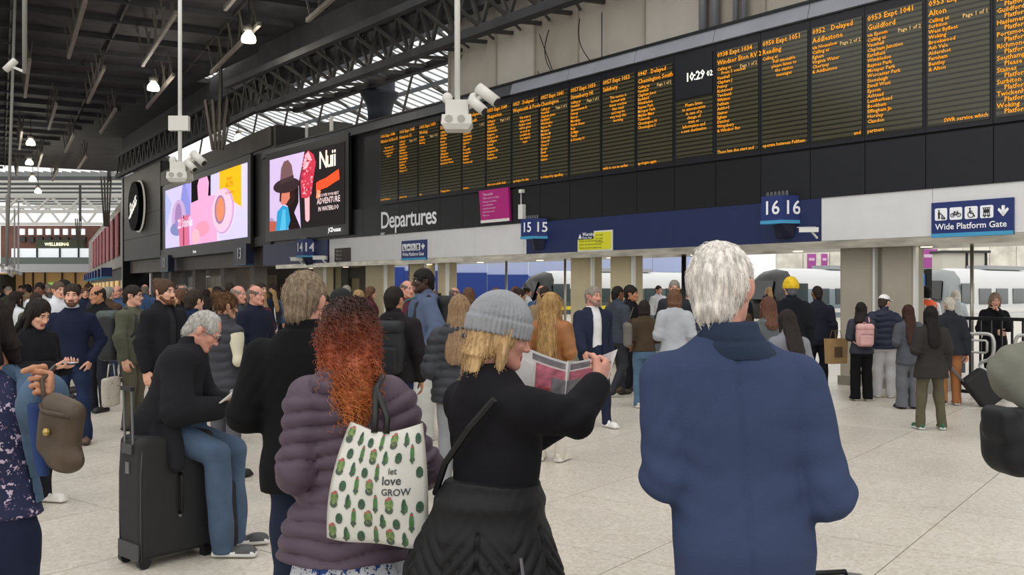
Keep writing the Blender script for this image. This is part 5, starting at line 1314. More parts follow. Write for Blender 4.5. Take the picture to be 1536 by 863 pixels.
# cross-body strap on her back
st = MB(); st.tube([(-.17, .13, 1.42), (-.08, .165, 1.32), (.06, .17, 1.18), (.17, .14, 1.05)], .012, 6); st.build('bag_strap', mat('strap_black', '0c0c0e', .5), B.root)
# magazine held open in both hands
mag = thing('magazine', 'open magazine with pink pictures held by the woman in the beanie', 'magazine', PZ(850, 600, 3.28), 0)
paper = mat('paper_white', 'e6e4e2', .6, 0, .05, 9); pinkp = mat('print_pink', 'd2788c', .6, 0, .45, 22); greyp = mat('print_grey', '8e8a8e', .6, 0, .4, 26); redp = mat('print_red', 'b8505e', .6, 0, .3, 30)
org = PZ(850, 600, 3.28)
def pageq(cs):
    """cs: outer-top, fold-top, fold-bottom, outer-bottom corners; returns f(u, v)"""
    OT, FT, FB, OB = [PZ(*c)-org for c in cs]
    nrm = (OT-FT).cross(FB-FT).normalized()
    if nrm.y > 0: nrm = -nrm
    def f(u, v, o_=0.):
        p = FB.lerp(FT, v).lerp(OB.lerp(OT, v), u)
        return p+nrm*(o_-.012*math.sin(u*math.pi))
    return f
def sheet(name, pt, u0, u1, v0, v1, off, m, par):
    n_ = 8; V = [pt(u0+(u1-u0)*i/n_, v, off) for i in range(n_+1) for v in (v0, v1)]; N_ = len(V)
    V += [pt(u0+(u1-u0)*i/n_, v, off-.002) for i in range(n_+1) for v in (v0, v1)]; Fs = []
    for i in range(n_): Fs += [(2*i, 2*i+2, 2*i+3, 2*i+1), (N_+2*i, N_+2*i+1, N_+2*i+3, N_+2*i+2)]
    Fs += [(0, 1, N_+1, N_), (2*n_, N_+2*n_, N_+2*n_+1, 2*n_+1)]+[(2*i+e, N_+2*i+e, N_+2*i+2+e, 2*i+2+e) for i in range(n_) for e in (0, 1)]
    return link(name, rawmesh(name, V, Fs, m, None, True), par)
lp = pageq([(776, 515, 3.50), (853, 544, 3.36), (846, 622, 3.22), (770, 600, 3.36)]); rp = pageq([(926, 524, 3.24), (853, 544, 3.36), (846, 622, 3.22), (905, 590, 3.10)])
for k_, pt in enumerate((lp, rp)):
    pg = sheet('page', pt, 0, 1, 0, 1, 0, paper, mag)
    sheet('picture', pt, .04, .62, .08, .8, .002, pinkp, pg); sheet('picture', pt, .02, .3, .3, .62, .004, greyp, pg); sheet('headline', pt, .05, .7, .84, .95, .002, greyp, pg); sheet('picture', pt, .68, .94, .3, .75, .002, greyp if k_ else paper, pg); sheet('picture', pt, .3, .55, .12, .4, .004, redp, pg)
# --- woman with curly red hair, plum padded coat and cactus tote
plum = mat('puffer_plum', '554553', .55, 0, .1, 5, .12, 45, spec=.35)
Cw = person('woman with long curly red hair in plum padded coat with back turned', 524, 3.4, 1.62, 184, 'f', .0078, 'light', ('curly', 'a3542b', (1100, .065, .003, 9, (0, .03, .2), 1.4, .012, .009, 16)),
    top=dict(mat=plum, th=.035, hem=.77, flare=.085, collar=.05, hood=True, fold=.008, quilt=(.062, .018), r=(.066, .06, .048), name='padded_coat', e=2.1), bot=dict(kind='skirt', col='d8dce6', hem=.3, flare=.10, mat=None),
    arms=(((.19, .06, 1.12), (.12, -.16, .98)), ((-.275, .02, 1.12), (-.2, -.22, 1.04))), head=(4, 6, 0), wide=1.0)
# floral skirt material
def floral(name, base, spots, sc_=9., thr=.34):
    m = bpy.data.materials.new(name); m.use_nodes = True; nt = m.node_tree; b = nt.nodes['Principled BSDF']; b.inputs['Roughness'].default_value = .85
    tc = nt.nodes.new('ShaderNodeTexCoord'); prev = None; col = None
    rgb = nt.nodes.new('ShaderNodeRGB'); rgb.outputs[0].default_value = srgb(base); col = rgb.outputs[0]
    for i, (c, s_, t_) in enumerate(spots):
        ns = nt.nodes.new('ShaderNodeTexNoise'); ns.inputs['Scale'].default_value = s_*2.2; nt.links.new(tc.outputs['Object'], ns.inputs['Vector'])
        va = nt.nodes.new('ShaderNodeVectorMath'); va.operation = 'MULTIPLY_ADD'; nt.links.new(ns.outputs['Color'], va.inputs[0]); va.inputs[1].default_value = (.09, .09, .09); nt.links.new(tc.outputs['Object'], va.inputs[2])
        vo = nt.nodes.new('ShaderNodeTexVoronoi'); vo.inputs['Scale'].default_value = s_; nt.links.new(va.outputs[0], vo.inputs['Vector'])
        r = nt.nodes.new('ShaderNodeMath'); r.operation = 'LESS_THAN'; r.inputs[1].default_value = t_; nt.links.new(vo.outputs['Distance'], r.inputs[0])
        mx = nt.nodes.new('ShaderNodeMix'); mx.data_type = 'RGBA'; nt.links.new(r.outputs[0], mx.inputs[0]); nt.links.new(col, mx.inputs[6]); mx.inputs[7].default_value = srgb(c); col = mx.outputs[2]
    nt.links.new(col, b.inputs['Base Color']); return m
fsk = floral('floral_blue_white', 'd3d6de', [('8a90a8', 34, .3), ('2f4f9a', 13, .34), ('1d2c60', 26, .26)])
for o in Cw.root.children:
    if o.name.startswith('skirt'): o.data.materials[0] = fsk
# tote bag: its own surface function, the print follows it
tote = thing('tote_bag', 'white tote bag printed with green cactus plants on the shoulder of the red-haired woman', 'bag', PZ(566, 815, 3.08), R_(180-4))
TW, TH = .34, .40
def TB(u, v, side=1, off=0.):
    """u 0..1 across, v 0..1 up; facing +y of the figure (towards the camera)"""
    u = min(1., max(0., u)); v = min(1., max(0., v))
    w_ = TW*(1-.28*v**2.2); x = (u-.5)*w_+(.03*v*v); bul = .055*math.sin(math.pi*u)**.7*math.sin(math.pi*min(1, v*.92+.06))**.7
    sag = .03*math.sin(math.pi*u)*(v**3); drop = -.03*(1-v)*(u-.5)
    return Vector((-x, side*(bul+off)+.012*math.sin(9*u+4*v), v*TH-sag+drop))
nu, nv = 22, 22; V = []; Fs = []
for sd in (1, -1):
    for j in range(nv+1):
        for i in range(nu+1): V.append(TB(i/nu, j/nv, sd))
M_ = (nu+1)*(nv+1)
for sd in (0, 1):
    for j in range(nv):
        for i in range(nu):
            a = sd*M_+j*(nu+1)+i; f = (a, a+nu+1, a+nu+2, a+1); Fs.append(f if sd == 0 else f[::-1])
for j in range(nv): Fs += [(j*(nu+1), M_+j*(nu+1), M_+(j+1)*(nu+1), (j+1)*(nu+1)), (j*(nu+1)+nu, (j+1)*(nu+1)+nu, M_+(j+1)*(nu+1)+nu, M_+j*(nu+1)+nu)]
for i in range(nu): Fs.append((i, i+1, M_+i+1, M_+i))
tb_ = link('bag_body', rawmesh('bag_body', V, Fs, mat('tote_white', 'd6d4cc', .85, 0, .06, 9, .1, 120), None, True), tote)
gm = [mat('cactus_green', '4f7a45', .8, 0, .25, 60), mat('cactus_dark', '3a5a44', .8, 0, .25, 60), mat('cactus_olive', '7f9158', .8, 0, .2, 60), mat('cactus_pot', '4a5a4c', .8), mat('cactus_flower', 'b0525a', .8)]
def on_tote(mb, name, m, par): # map (u,v) outlines on the bag front
    Vn = [TB(p[0], p[2], 1, .0025) for p in mb.v]; link(name, rawmesh(name, Vn, mb.f, m, mb.m), par)
def blob(mb, cu, cv, ru, rv, m, n=9):
    ru *= 1.75; rv *= 1.4
    mb.add([(cu+ru*math.cos(6.2832*k/n), 0, cv+rv*math.sin(6.2832*k/n)) for k in range(n)], [tuple(range(n-1, -1, -1))], m)
rr = random.Random(5); row = 0
for j in range(7):
    for i in range(7):
        u, v = .07+i*.143+(.07 if j % 2 else 0), .07+j*.138
        if u > .95 or (.52 < u < .86 and .40 < v < .66): continue
        k = (i*3+j*2) % 4; mb = MB(); kx = 1.3
        if k == 0:
            blob(mb, u, v-.03, .024, .025, 3); blob(mb, u, v+.02, .017, .04, 2)
            for sg in (-1, 1): blob(mb, u+sg*.026, v+.025, .009, .026, 0); blob(mb, u+sg*.014, v+.01, .016, .01, 2)
            blob(mb, u+.004, v+.068, .013, .011, 4); blob(mb, u-.026, v+.055, .008, .008, 4)
        elif k == 1: blob(mb, u, v+.008, .013, .062, 0); blob(mb, u, v-.04, .016, .014, 3); blob(mb, u, v+.07, .008, .007, 4)
        elif k == 2: blob(mb, u, v-.01, .021, .034, 1); blob(mb, u, v-.035, .02, .01, 3)
        else: blob(mb, u, v, .013, .048, 1); blob(mb, u+.022, v-.015, .008, .026, 0); blob(mb, u, v-.035, .018, .012, 3)
        on_tote(mb, 'print_cactus', gm, tote)
for tx, sz, u0, v0 in (('let', .08, .62, .62), ('love', .11, .56, .53), ('GROW', .085, .56, .44)):
    Vt, Ft = text_geo(tx, sz, 'LEFT', 3)
    Vn = [TB(u0+v[0]*1.05, v0+v[1]*.95, 1, .003) for v in Vt]; link('print_text', rawmesh('print_text', Vn, [f[::-1] for f in Ft], mat('print_ink', '3f4247', .8)), tote)
hm_ = MB()
for (u0, sd, yy) in ((.36, 1, .0), (.52, 1, .0)):
    p0 = TB(u0, .985, 1)
    hm_.tube([p0, p0+Vector((.0, -.02, .05)), Vector((.02+.0*(u0 > .5), -.07, TH+.10)), Vector((.03, -.22, TH+.13))], [.012, .012, .013, .013], 6)
hm_.build('handle', mat('strap_black', '0c0c0e', .5), tote, True)
# red hair fades from dark roots to copper ends
hmx = bpy.data.materials.new('hair_copper'); hmx.use_nodes = True; nt = hmx.node_tree; b = nt.nodes['Principled BSDF']; b.inputs['Roughness'].default_value = .5
tc = nt.nodes.new('ShaderNodeTexCoord'); sp = nt.nodes.new('ShaderNodeSeparateXYZ'); nt.links.new(tc.outputs['Object'], sp.inputs[0]); mr = nt.nodes.new('ShaderNodeMapRange'); mr.inputs['From Min'].default_value = 1.35; mr.inputs['From Max'].default_value = 1.74
nt.links.new(sp.outputs['Z'], mr.inputs[0]); cr = nt.nodes.new('ShaderNodeValToRGB'); cr.color_ramp.elements[0].color = srgb('c8763c'); cr.color_ramp.elements[1].color = srgb('3c2018'); e = cr.color_ramp.elements.new(.55); e.color = srgb('9c4826')
nt.links.new(mr.outputs[0], cr.inputs[0]); nt.links.new(cr.outputs[0], b.inputs['Base Color'])
for o in Cw.root.children:
    if o.name.startswith('hair'): o.data.materials[0] = hmx
# --- man in black jacket, cropped fair hair
D = person('man with cropped fair hair in plain black jacket, back turned, beside the red-haired woman', 464, 4.1, 1.74, 172, 'm', .0095, 'pink', ('short', '8d7b66', (2200, .014, .0014, 4, (0, .03, .225), .8, .005, 0, 3)),
    top=dict(col='131315', th=.026, hem=.80, collar=.045, fold=.006, r=(.064, .056, .045)), bot=dict(col='242c3e', th=.014), arms=('front', 'front'), head=(-6, 3, 0), wide=1.06, side=.02)
# --- seated man on the suitcase
sx, sy = -2.20, 5.86
spx = CX+sx/sy*FPX
jeans = mat('denim_blue', '43566e', .9, 0, .22, 7, .2, 150)
S = person('seated grey-haired man in dark jacket reading a newspaper on a suitcase', spx, sy, 1.70, 98, 'm', .011, 'pink', ('thin', 'b4b0aa', (1500, .016, .0013, 4, (0, .03, .225), .8, .004, 0, 3)),
    top=dict(col='1e1e22', th=.04, hem=.78, collar=.06, fold=.010, r=(.066, .058, .046), flare=.03, belly=.06), bot=dict(mat=jeans, th=.018, r=(.085, .068, .055)), arms=(((.25, -.24, .98), (.10, -.35, .96)), ((-.25, -.14, .95), (-.08, -.36, .94))),
    legs=(((.12, -.42, .64), (.12, -.44, .085)), ((.13, -.36, .66), (.13, -.40, .085)), (.0, .86)), head=(0, 34, 0), tz=.76, lean=.17, glasses=True, hands=('hold', 'hold'), palm=((0, 0, 1), (0, 0, 1)), shz=1.245, neckdy=-.03, headz=-.165, shoes=('4a4a4c', 'd8d8d4'))
paperm = mat('newsprint', 'd6d4ce', .8, 0, .12, 40)
npz = thing('newspaper', 'folded newspaper in the hands of the seated man', 'newspaper', tw(S, (0, -.49, .98)), R_(98))
for k_, (x0, x1, zz) in enumerate(((-.2, .0, 0), (0, .2, 0))):
    pgn = MB().add([(x0, -.02, .12), (x1, -.02, .12 if k_ else .09), (x1, .1, 0), (x0, .1, .02), (x0, -.025, .118), (x1, -.025, .118 if k_ else .088), (x1, .095, -.004), (x0, .095, .016)], [(0, 1, 2, 3), (7, 6, 5, 4), (0, 4, 5, 1), (1, 5, 6, 2), (2, 6, 7, 3), (3, 7, 4, 0)]).build('page', paperm, npz)
    MB().box(x0+.03, x0+.12, .03, .04, .07, .09).build('picture', mat('print_grey', '8e8a8e', .6, 0, .4, 26), pgn)
# ================================================================ BAGS
def sdf_part(name, s, m, par): V, Fc = s.mesh(); return link(name, rawmesh(name, V, Fc, m, None, True), par)
def backpack(P, label, col, w_=.17, d_=.09, hh=.24, z=1.18, accent=None, h=.012, dy=0.):
    o = thing('backpack', label, 'backpack', tw(P, (0, .13+d_+dy, z-hh)), P.yaw, 'backpacks'); o.scale = (P.sc,)*3
    m = nylon(col); m2 = nylon(accent or col)
    s = SDF((-w_-.04, -d_-.03, -.03), (w_+.04, d_+.12, 2*hh+.05), h); s.rbox((0, 0, hh), (w_, d_, hh), .07); s.disp(folds(s, int(z*100)+len(label), .006, 18)); sdf_part('main_compartment', s, m, o)
    s = SDF((-w_-.02, d_*.3, 0), (w_+.02, d_+.12, 2*hh), h); s.rbox((0, d_+.0, hh*.62), (w_*.8, .05, hh*.5), .04); sdf_part('front_pocket', s, m2, o)
    s = SDF((-w_-.04, -d_-.04, 1.5*hh), (w_+.04, d_+.08, 2*hh+.06), h); s.rbox((0, .005, 2*hh-.06), (w_*1.02, d_*1.05, .07), .06); sdf_part('lid', s, m2, o)
    for g in (-1, 1):
        b = Vector((0, .13+d_+dy, z-hh)); pts = [Vector(q)-b for q in ((g*.10, .13, 1.40), (g*.115, .03, 1.475), (g*.125, -.10, 1.39), (g*.14, -.135, 1.22), (g*.17, -.02, 1.08), (g*.13, .13, 1.02))]
        MB().tube(pts, [.014, .02, .022, .018, .012, .01], 6).build('strap', m, o, True)
    MB().tube([(-.03, -d_*.5, 2*hh-.01), (-.025, -d_*.5, 2*hh+.03), (.025, -d_*.5, 2*hh+.03), (.03, -d_*.5, 2*hh-.01)], .008, 6).build('grab_handle', m, o, True)
    MB().tube([(-w_*.7, d_*.98+.04, hh*1.1), (0, d_+.055, hh*1.13), (w_*.7, d_*.98+.04, hh*1.1)], .004, 5).build('zip', black, o)
    return o
# big black suitcase the man sits on
suit = mat('suitcase_fabric', '1c1c1e', .75, 0, .1, 10, .25, 140); sgr = mat('suitcase_grey', '55555a', .6)
sz_ = thing('suitcase', 'large black upright suitcase with raised handle under the seated man', 'suitcase', Vector((-2.14, 5.784, 0)), R_(49))
# local x: long side (away), local y: short side; handle face at -x
s = SDF((-.30, -.2, 0), (.30, .2, .84), .01); s.rbox((0, 0, .415), (.25, .145, .37), .045); s.disp(folds(s, 3, .004, 8)); bod = sdf_part('body', s, suit, sz_)
for y in (-.045, .055): MB().cyl((-.245, y, .72), (-.255, y, 1.06), .008, 8).build('handle_tube', mat('handle_grey', '77797d', .3, .6), sz_)
MB().box(-.268, -.242, -.058, .068, 1.06, 1.085).build('handle_grip', black, sz_)
MB().box(-.262, -.245, -.055, .065, .68, .74).build('handle_housing', mat('suitcase_dgrey', '38383c', .5), sz_)
MB().box(-.256, -.246, -.125, .125, .05, .15).build('corner_guard', mat('suitcase_dgrey', '38383c', .5), sz_)
for y in (-.13, .13): MB().tube([(-.238, y, .05), (-.242, y*1.0, .3), (-.242, y*1.0, .55), (-.23, y, .75)], .005, 6).build('piping', mat('suitcase_dgrey', '38383c', .5), sz_, True)
MB().box(-.258, -.248, -.015, .03, .56, .63).build('badge', mat('badge_grey', '6a6a6e', .4, .4), sz_)
for y in (-.11, .11): MB().cyl((-.215, y-.02, .04), (-.215, y+.02, .04), .04, 14).build('wheel', black, sz_)
for y in (-.11, .11): MB().box(.17, .23, y-.03, y+.03, 0, .06).build('foot', black, sz_)
MB().tube([(.0, -.148, .3), (.0, -.168, .33), (.0, -.168, .52), (.0, -.148, .55)], .011, 6).build('side_handle', black, sz_, True)
for z_ in (.29, .56): MB().cyl((0, -.143, z_), (0, -.153, z_), .012, 8).build('rivet', mat('badge_grey', '6a6a6e', .4, .4), sz_)
# black backpack on the floor by his feet
fb_ = thing('backpack', 'black backpack standing on the floor beside the large suitcase', 'backpack', G(331, 5.95), R_(20), 'backpacks')
s = SDF((-.16, -.16, 0), (.16, .16, .52), .01); s.rbox((0, 0, .235), (.10, .09, .23), .06); s.disp(folds(s, 8, .006, 14)); sdf_part('body', s, nylon('141416'), fb_); MB().tube([(-.04, -.03, .46), (-.03, -.03, .5), (.03, -.03, .5), (.04, -.03, .46)], .01, 6).build('grab_handle', black, fb_, True); MB().tube([(-.08, -.095, .2), (0, -.1, .22), (.08, -.095, .2)], .005, 5).build('zip', sgr, fb_)
# coat corner over the suitcase edge is the man's jacket tail
s = SDF((-.34, -.36, .5), (.1, .12, .98), .012); s.cap((-.2, -.1, .86), (-.235, -.14, .62), .06, .045, .02); s.cap((-.18, .0, .88), (-.235, -.02, .66), .06, .04, .04); s.disp(folds(s, 5, .012, 18)); sdf_part('jacket_tail', s, cloth('1e1e22'), S.root)
# grey suitcase in front of the blazer man
gs = thing('suitcase', 'grey hard suitcase peeping out at the foot of the blue blazer', 'suitcase', G(1240, 3.25), R_(10)); gs.scale = (1, 1, .93); s = SDF((-.26, -.16, 0), (.26, .16, .75), .012); s.rbox((0, 0, .37), (.2, .12, .335), .05); s.disp(.004*np.cos(60*s.X)); sdf_part('shell', s, mat('shell_grey', '6c6c6e', .5), gs); MB().tube([(-.08, 0, .70), (-.07, 0, .735), (.07, 0, .735), (.08, 0, .70)], .01, 6).build('handle', black, gs, True)
for x in (-.15, .15): MB().cyl((x, -.1, .03), (x, -.06, .03), .03, 10).build('wheel', black, gs)

# ================================================================ EDGE FIGURES
ftop = floral('floral_navy', '23284a', [('c8b8cc', 22, .26), ('8a6f8a', 30, .2)])
def iF(*q): return inv(-26, 3.1, 1.66, 24, q)
Fw = person('woman in denim jacket and floral navy top at the left edge', -26, 3.1, 1.66, 24, 'f', .0095, 'tan', ('bob', '1f1715'), top=dict(mat=mat('denim_jacket', '486078', .9, 0, .22, 8, .25, 140), th=.03, hem=1.0, flare=.0, collar=.05, open=(.17, .10, '23284a'), fold=.01, r=(.062, .056, .046)),
    bot=dict(col='20263c', th=.012), arms=((iF(62, 620, 3.1), iF(70, 588, 2.88)), 'down'), hands=('grip', 'relax'), head=(-50, 14, 0), wide=1.12, palm=((-.9, .3, 0), None))
for o in Fw.root.children:
    if o.name.startswith('shirt'): o.data.materials[0] = ftop
hb = thing('handbag', 'brown leather shoulder bag carried by the woman in denim', 'bag', PZ(92, 697, 2.75), R_(-20)); hb.scale = (.68, .68, .85)
s = SDF((-.16, -.12, -.04), (.16, .12, .34), .009); s.rbox((0, 0, .12), (.105, .05, .115), .045, 0, Euler((0, .25, 0))); s.ell((.02, 0, .02), (.10, .05, .05), .03); s.disp(folds(s, 6, .007, 20)); sdf_part('body', s, mat('leather_brown', '4a3b2c', .5, 0, .2, 9, .15, 60), hb)
MB().tube([(-.07, -.045, .21), (-.05, -.055, .19), (0, -.06, .185), (.05, -.055, .18), (.09, -.04, .17)], .01, 6).build('flap_edge', mat('leather_dark', '433527', .5), hb, True)
MB().tube([(-.09, 0, .2), (-.10, -.0, .24), (-.11, .0, .29), (-.14, .1, .33)], .010, 6).build('strap', mat('leather_dark', '433527', .5), hb, True); MB().lathe((-.02, -.06, .12), [(.012, -.012), (.018, 0), (.012, .012)], 10).build('clasp', mat('brass', 'b09a5a', .3, .9), hb)
dj = thing('scarf', 'blue cloth hanging beside the brown shoulder bag', 'cloth', PZ(62, 728, 2.8), 0); dj.scale = (.7, .7, .8); s = SDF((-.09, -.08, 0), (.09, .08, .34), .009); s.loft([(.02, .035, .03, .01, 0), (.1, .045, .035, 0, 0), (.3, .03, .03, -.02, 0)], 0); s.disp(folds(s, 3, .008, 14)); sdf_part('fold', s, cloth('2f4270'), dj); MB().tube([(.03, -.02, .04), (.035, -.03, .15), (.01, -.03, .3)], .006, 5).build('hem', cloth('26365c'), dj)
def iG(*q): return inv(1672, 3.25, 1.82, 195, q)
Gp = person('person in olive grey jacket cropped by the right edge', 1672, 3.25, 1.82, 195, 'm', .0095, 'light', ('short', '3a2a20'), top=dict(col='77776c', th=.035, hem=.84, collar=.06, fold=.012, r=(.066, .062, .05)), bot=dict(col='2a2a30'), arms=((iG(1526, 562, 3.15), iG(1582, 610, 2.9)), 'front'), wide=1.1)
du = thing('duffel_bag', 'black duffel bag with blue panel hanging at the right edge', 'bag', PZ(1524, 718, 2.95), R_(10)); du.scale = (1.05,)*3
s = SDF((-.22, -.16, -.02), (.3, .16, .3), .009); s.rbox((.03, 0, .11), (.115, .1, .1), .07); s.rbox((-.07, -.02, .17), (.03, .06, .05), .025, .02); s.disp(folds(s, 9, .006, 18)); sdf_part('body', s, nylon('1d1e22'), du)
MB().add([(.03, -.106, .02), (.12, -.106, .03), (.12, -.108, .16), (.06, -.108, .13)], [(0, 1, 2, 3)]).build('blue_panel', nylon('2f66a0'), du)
for x in (.02, .09): MB().tube([(x, -.05, .18), (x+.01, -.04, .3), (x+.04, -.02, .5)], .014, 6).build('strap', black, du, True)
MB().tube([(-.04, -.1, .03), (-.03, -.11, .1), (-.02, -.105, .18)], .005, 5).build('piping', sgr, du)
# ================================================================ MID-GROUND FIGURES
navy_j = dict(col='1b2233'); blackj = dict(col='17171a')
M1 = person('woman with long dark hair in black looking at a phone', 52, 7.2, 1.60, 68, 'f', .014, 'light', ('long', '1d1614'), top=dict(col='16161a', th=.03, hem=.8, fold=.01), bot=dict(col='1c1c22'), arms=('phone', 'phone'), hands=('hold', 'hold'), head=(0, 24, 0), shoes=('d8d4cc', 'e4e2dc'), palm=((0, 0, 1), (0, 0, 1)))
ph_ = thing('phone', 'dark phone in the hands of the long-haired woman', 'phone', tw(M1, (0, -.38, 1.20)), R_(68)); MB().box(-.035, .035, -.075, .075, 0, .01).build('case', black, ph_); MB().box(-.031, .031, -.07, .07, .01, .0115).build('display', glow('9fb0c4', .5), ph_)
M2 = person('man in navy sweater facing the camera with hands in pockets', 108, 10.0, 1.71, 12, 'm', .014, 'light', ('short', '2f231c'), top=dict(col='1a2036', th=.014, hem=.88, collar=.02, name='sweater', fold=.006), bot=dict(col='232e4a', th=.012), arms=('pocket', 'pocket'), head=(8, 0, 0), shoes=('5c4436', '3a2c24'), legs='apart', beard='5a4233')
q = SDF((-.1, -.1, 1.42), (.1, .12, 1.56), .01); q.loft([(1.455, .078, .075, 0, .02), (1.50, .07, .068, 0, .02), (1.535, .068, .066, 0, .018)], 0); V, Fc = q.mesh(); link('shirt_collar', rawmesh('shirt_collar', V, Fc, cloth('c9ced8'), None, True), M2.root)
M3 = person('man in olive jacket and glasses wearing a large grey backpack', 200, 11.0, 1.70, 82, 'm', .015, 'light', ('short', '2a211b'), top=dict(col='56594a', th=.028, hem=.80, fold=.01), bot=dict(col='5b574a', th=.014), arms=('front', 'down'), glasses=True, shoes=('1c1a19', '141414'), head=(8, 0, 0))
backpack(M3, 'large grey backpack on the man in the olive jacket', '2c2e31', .19, .13, .30, 1.14, '4a5350')
tt = thing('tote_bag', 'cream tote bag with dark spots held low behind the suitcase', 'bag', tw(M3, (-.28, .12, .30)), R_(82)); s = SDF((-.2, -.09, -.02), (.2, .09, .42), .012); s.rbox((0, 0, .18), (.15, .045, .17), .03); s.disp(folds(s, 2, .008, 12)); sdf_part('body', s, floral('spotted_cream', 'cbc4b6', [('4a443c', 22, .2)]), tt); MB().tube([(-.08, 0, .34), (-.05, 0, .5), (.05, 0, .5), (.08, 0, .34)], .008, 6).build('handle', cloth('cbc4b6'), tt, True)
M4 = person('bearded man with tied-back hair in dark jacket facing right', 247, 9.2, 1.755, 62, 'm', .0145, 'light', ('bun', '4e382a'), top=dict(col='1c1d22', th=.028, hem=.8, collar=.05, open=(.05, .04, '2a2a2e')), bot=dict(col='22242c'), arms=('down', 'down'), beard='6b4630', head=(6, 0, 0), side=.0)
M5 = person('man in white shirt far behind the navy sweater', 88, 14.0, 1.76, 55, 'm', .02, 'light', ('short', '5a4a3e'), top=dict(col='d8dae0', th=.014, hem=.86, name='shirt'), bot=dict(col='2a2d38'), brow='5a4a3e')
M6 = person('bald man in black behind the navy sweater', 147, 12.6, 1.70, -25, 'm', .018, 'tan', ('rim', '2a2320'), top=blackj, bot=dict(col='22252e'), head=(-10, 8, 0))
M7 = person('person in navy jacket with a grey backpack behind the bearded man', 292, 9.9, 1.65, 152, 'm', .016, 'light', ('short', '33281f'), top=dict(col='1d2942', th=.024), bot=dict(col='23304a'))
backpack(M7, 'grey backpack worn over the navy jacket', '49545c', .15, .09, .22, 1.16)
M8 = person('woman with tied curly hair in dark padded vest with cream sleeves', 338, 8.2, 1.63, 150, 'f', .014, 'light', ('bun', '6b4c33', (300, .05, .004, 9, (0, .03, .2), .6, .016, .008, 8)), top=dict(mat=nylon('34343c'), th=.036, hem=.84, sleeves=False, quilt=(.085, .014), slcol='d2cdb4', name='padded_vest'), bot=dict(col='5b5b62'), arms=('front', 'front'), head=(-20, 6, 0))
M9 = person('man with receding hair in dark jacket right of the padded vest', 384, 11.2, 1.70, 60, 'm', .018, 'pink', ('rim', '6d6258'), top=dict(col='1b2030', th=.026), bot=dict(col='22252e'), head=(10, 0, 0))
M10 = person('bald pink-faced man in grey behind the padded vest', 358, 12.4, 1.70, 75, 'm', .018, 'pink', ('rim', '8a7f74'), top=dict(col='3d4248', th=.024), bot=dict(col='2a2d33'))
M11 = person('dark-haired woman whose face shows beside the red curls', 480, 7.6, 1.64, 42, 'f', .016, 'tan', ('long', '1f1714'), top=dict(col='222228'), bot=dict(col='20222c'), head=(10, 4, 0))
M12 = person('person in black brimless cap behind the red curls', 512, 7.2, 1.66, 176, 'm', .016, 'tan', ('short', '1d1614'), top=dict(col='1b1b20', th=.03), bot=dict(col='22252e'), hat=('cap', '141416'))
M13 = person('person in dark jacket and navy jeans with black backpack left of the tall man', 592, 8.6, 1.68, 170, 'm', .015, 'tan', ('short', '1d1713'), top=dict(col='231f22', th=.03), bot=dict(col='232c48', th=.014), head=(-15, 0, 0))
backpack(M13, 'black backpack left of the tall hooded man', '202226', .155, .1, .25, 1.18)
M14 = person('tall man in hooded blue-grey jacket and light grey joggers facing left', 634, 10.3, 1.88, -68, 'm', .014, 'dark', ('short', '14100e'), top=dict(col='56627c', th=.034, hem=.84, hood=True, fold=.012), bot=dict(col='bcbcb8', th=.026, r=(.088, .066, .05)), shoes=('3a3a40', 'c8c8c4'), arms=('pocket', 'pocket'))
backpack(M14, 'black backpack worn by the tall hooded man', '1d1e22', .17, .11, .27, 1.2)
tb2 = thing('shoulder_bag', 'teal bag hanging in front of the tall hooded man', 'bag', tw(M14, (.08, -.30, 1.0)), M14.yaw); s = SDF((-.16, -.09, -.02), (.16, .09, .36), .012); s.rbox((0, 0, .17), (.12, .05, .16), .05); s.disp(folds(s, 4, .008, 14)); sdf_part('body', s, nylon('5f8f8c'), tb2); MB().tube([(-.1, 0, .3), (-.05, .12, .46), (.08, .2, .5)], .012, 6).build('strap', nylon('3d5f5e'), tb2, True)
M15 = person('woman with light brown hair in dark grey padded jacket left of the beanie', 686, 7.4, 1.62, 168, 'f', .014, 'light', ('long', '8a6f54'), top=dict(mat=nylon('33353b'), th=.045, hem=.82, quilt=(.075, .018), collar=.06), bot=dict(col='8f9296'), arms=('front', 'front'), hx=-.02)
M16 = person('woman with very long blonde hair in tan leather jacket', 826, 9.0, 1.63, 160, 'f', .014, 'light', ('longer', 'b08d5c', (500, .14, .004, 6, (0, .03, .2), 1.6, .01, .003, 6)), top=dict(mat=mat('leather_tan', '8f5a2c', .5, 0, .2, 8, .15, 50), th=.028, hem=.88), bot=dict(col='cfc8bc', th=.01), arms=('front', 'front'), shoes=('d2cabc', 'e0dcd4'))
M17 = person('bearded man in navy jacket and white T-shirt facing the camera', 890, 11.3, 1.69, 22, 'm', .0135, 'pink', ('short', '8d8378'), top=dict(col='23283c', th=.03, hem=.84, collar=.045, open=(.075, .055, 'dcdcde')), bot=dict(col='22293c', th=.012), beard='8a7566', arms=('swing', 'fwd'), legs='walk', shoes=('e6e6e4', 'e6e6e4'), head=(18, 0, 0))
M18 = person('man in slate grey jacket and dark trousers walking away beside the bearded man', 927, 14.4, 1.70, 125, 'm', .016, 'brown', ('buzz', '1a1512'), top=dict(col='3c434d', th=.028), bot=dict(col='33353a'), legs='walk', shoes=('4a3828', '2a2018'))
M19 = person('person in brown jacket and blue jeans seen from behind', 966, 13.0, 1.50, 178, 'f', .015, 'tan', ('bob', '241b17'), top=dict(col='4a3d30', th=.026, hem=.92), bot=dict(col='56708a', th=.016), shoes=('c9c4bc', 'e2ded6'), arms=('front', 'front'))
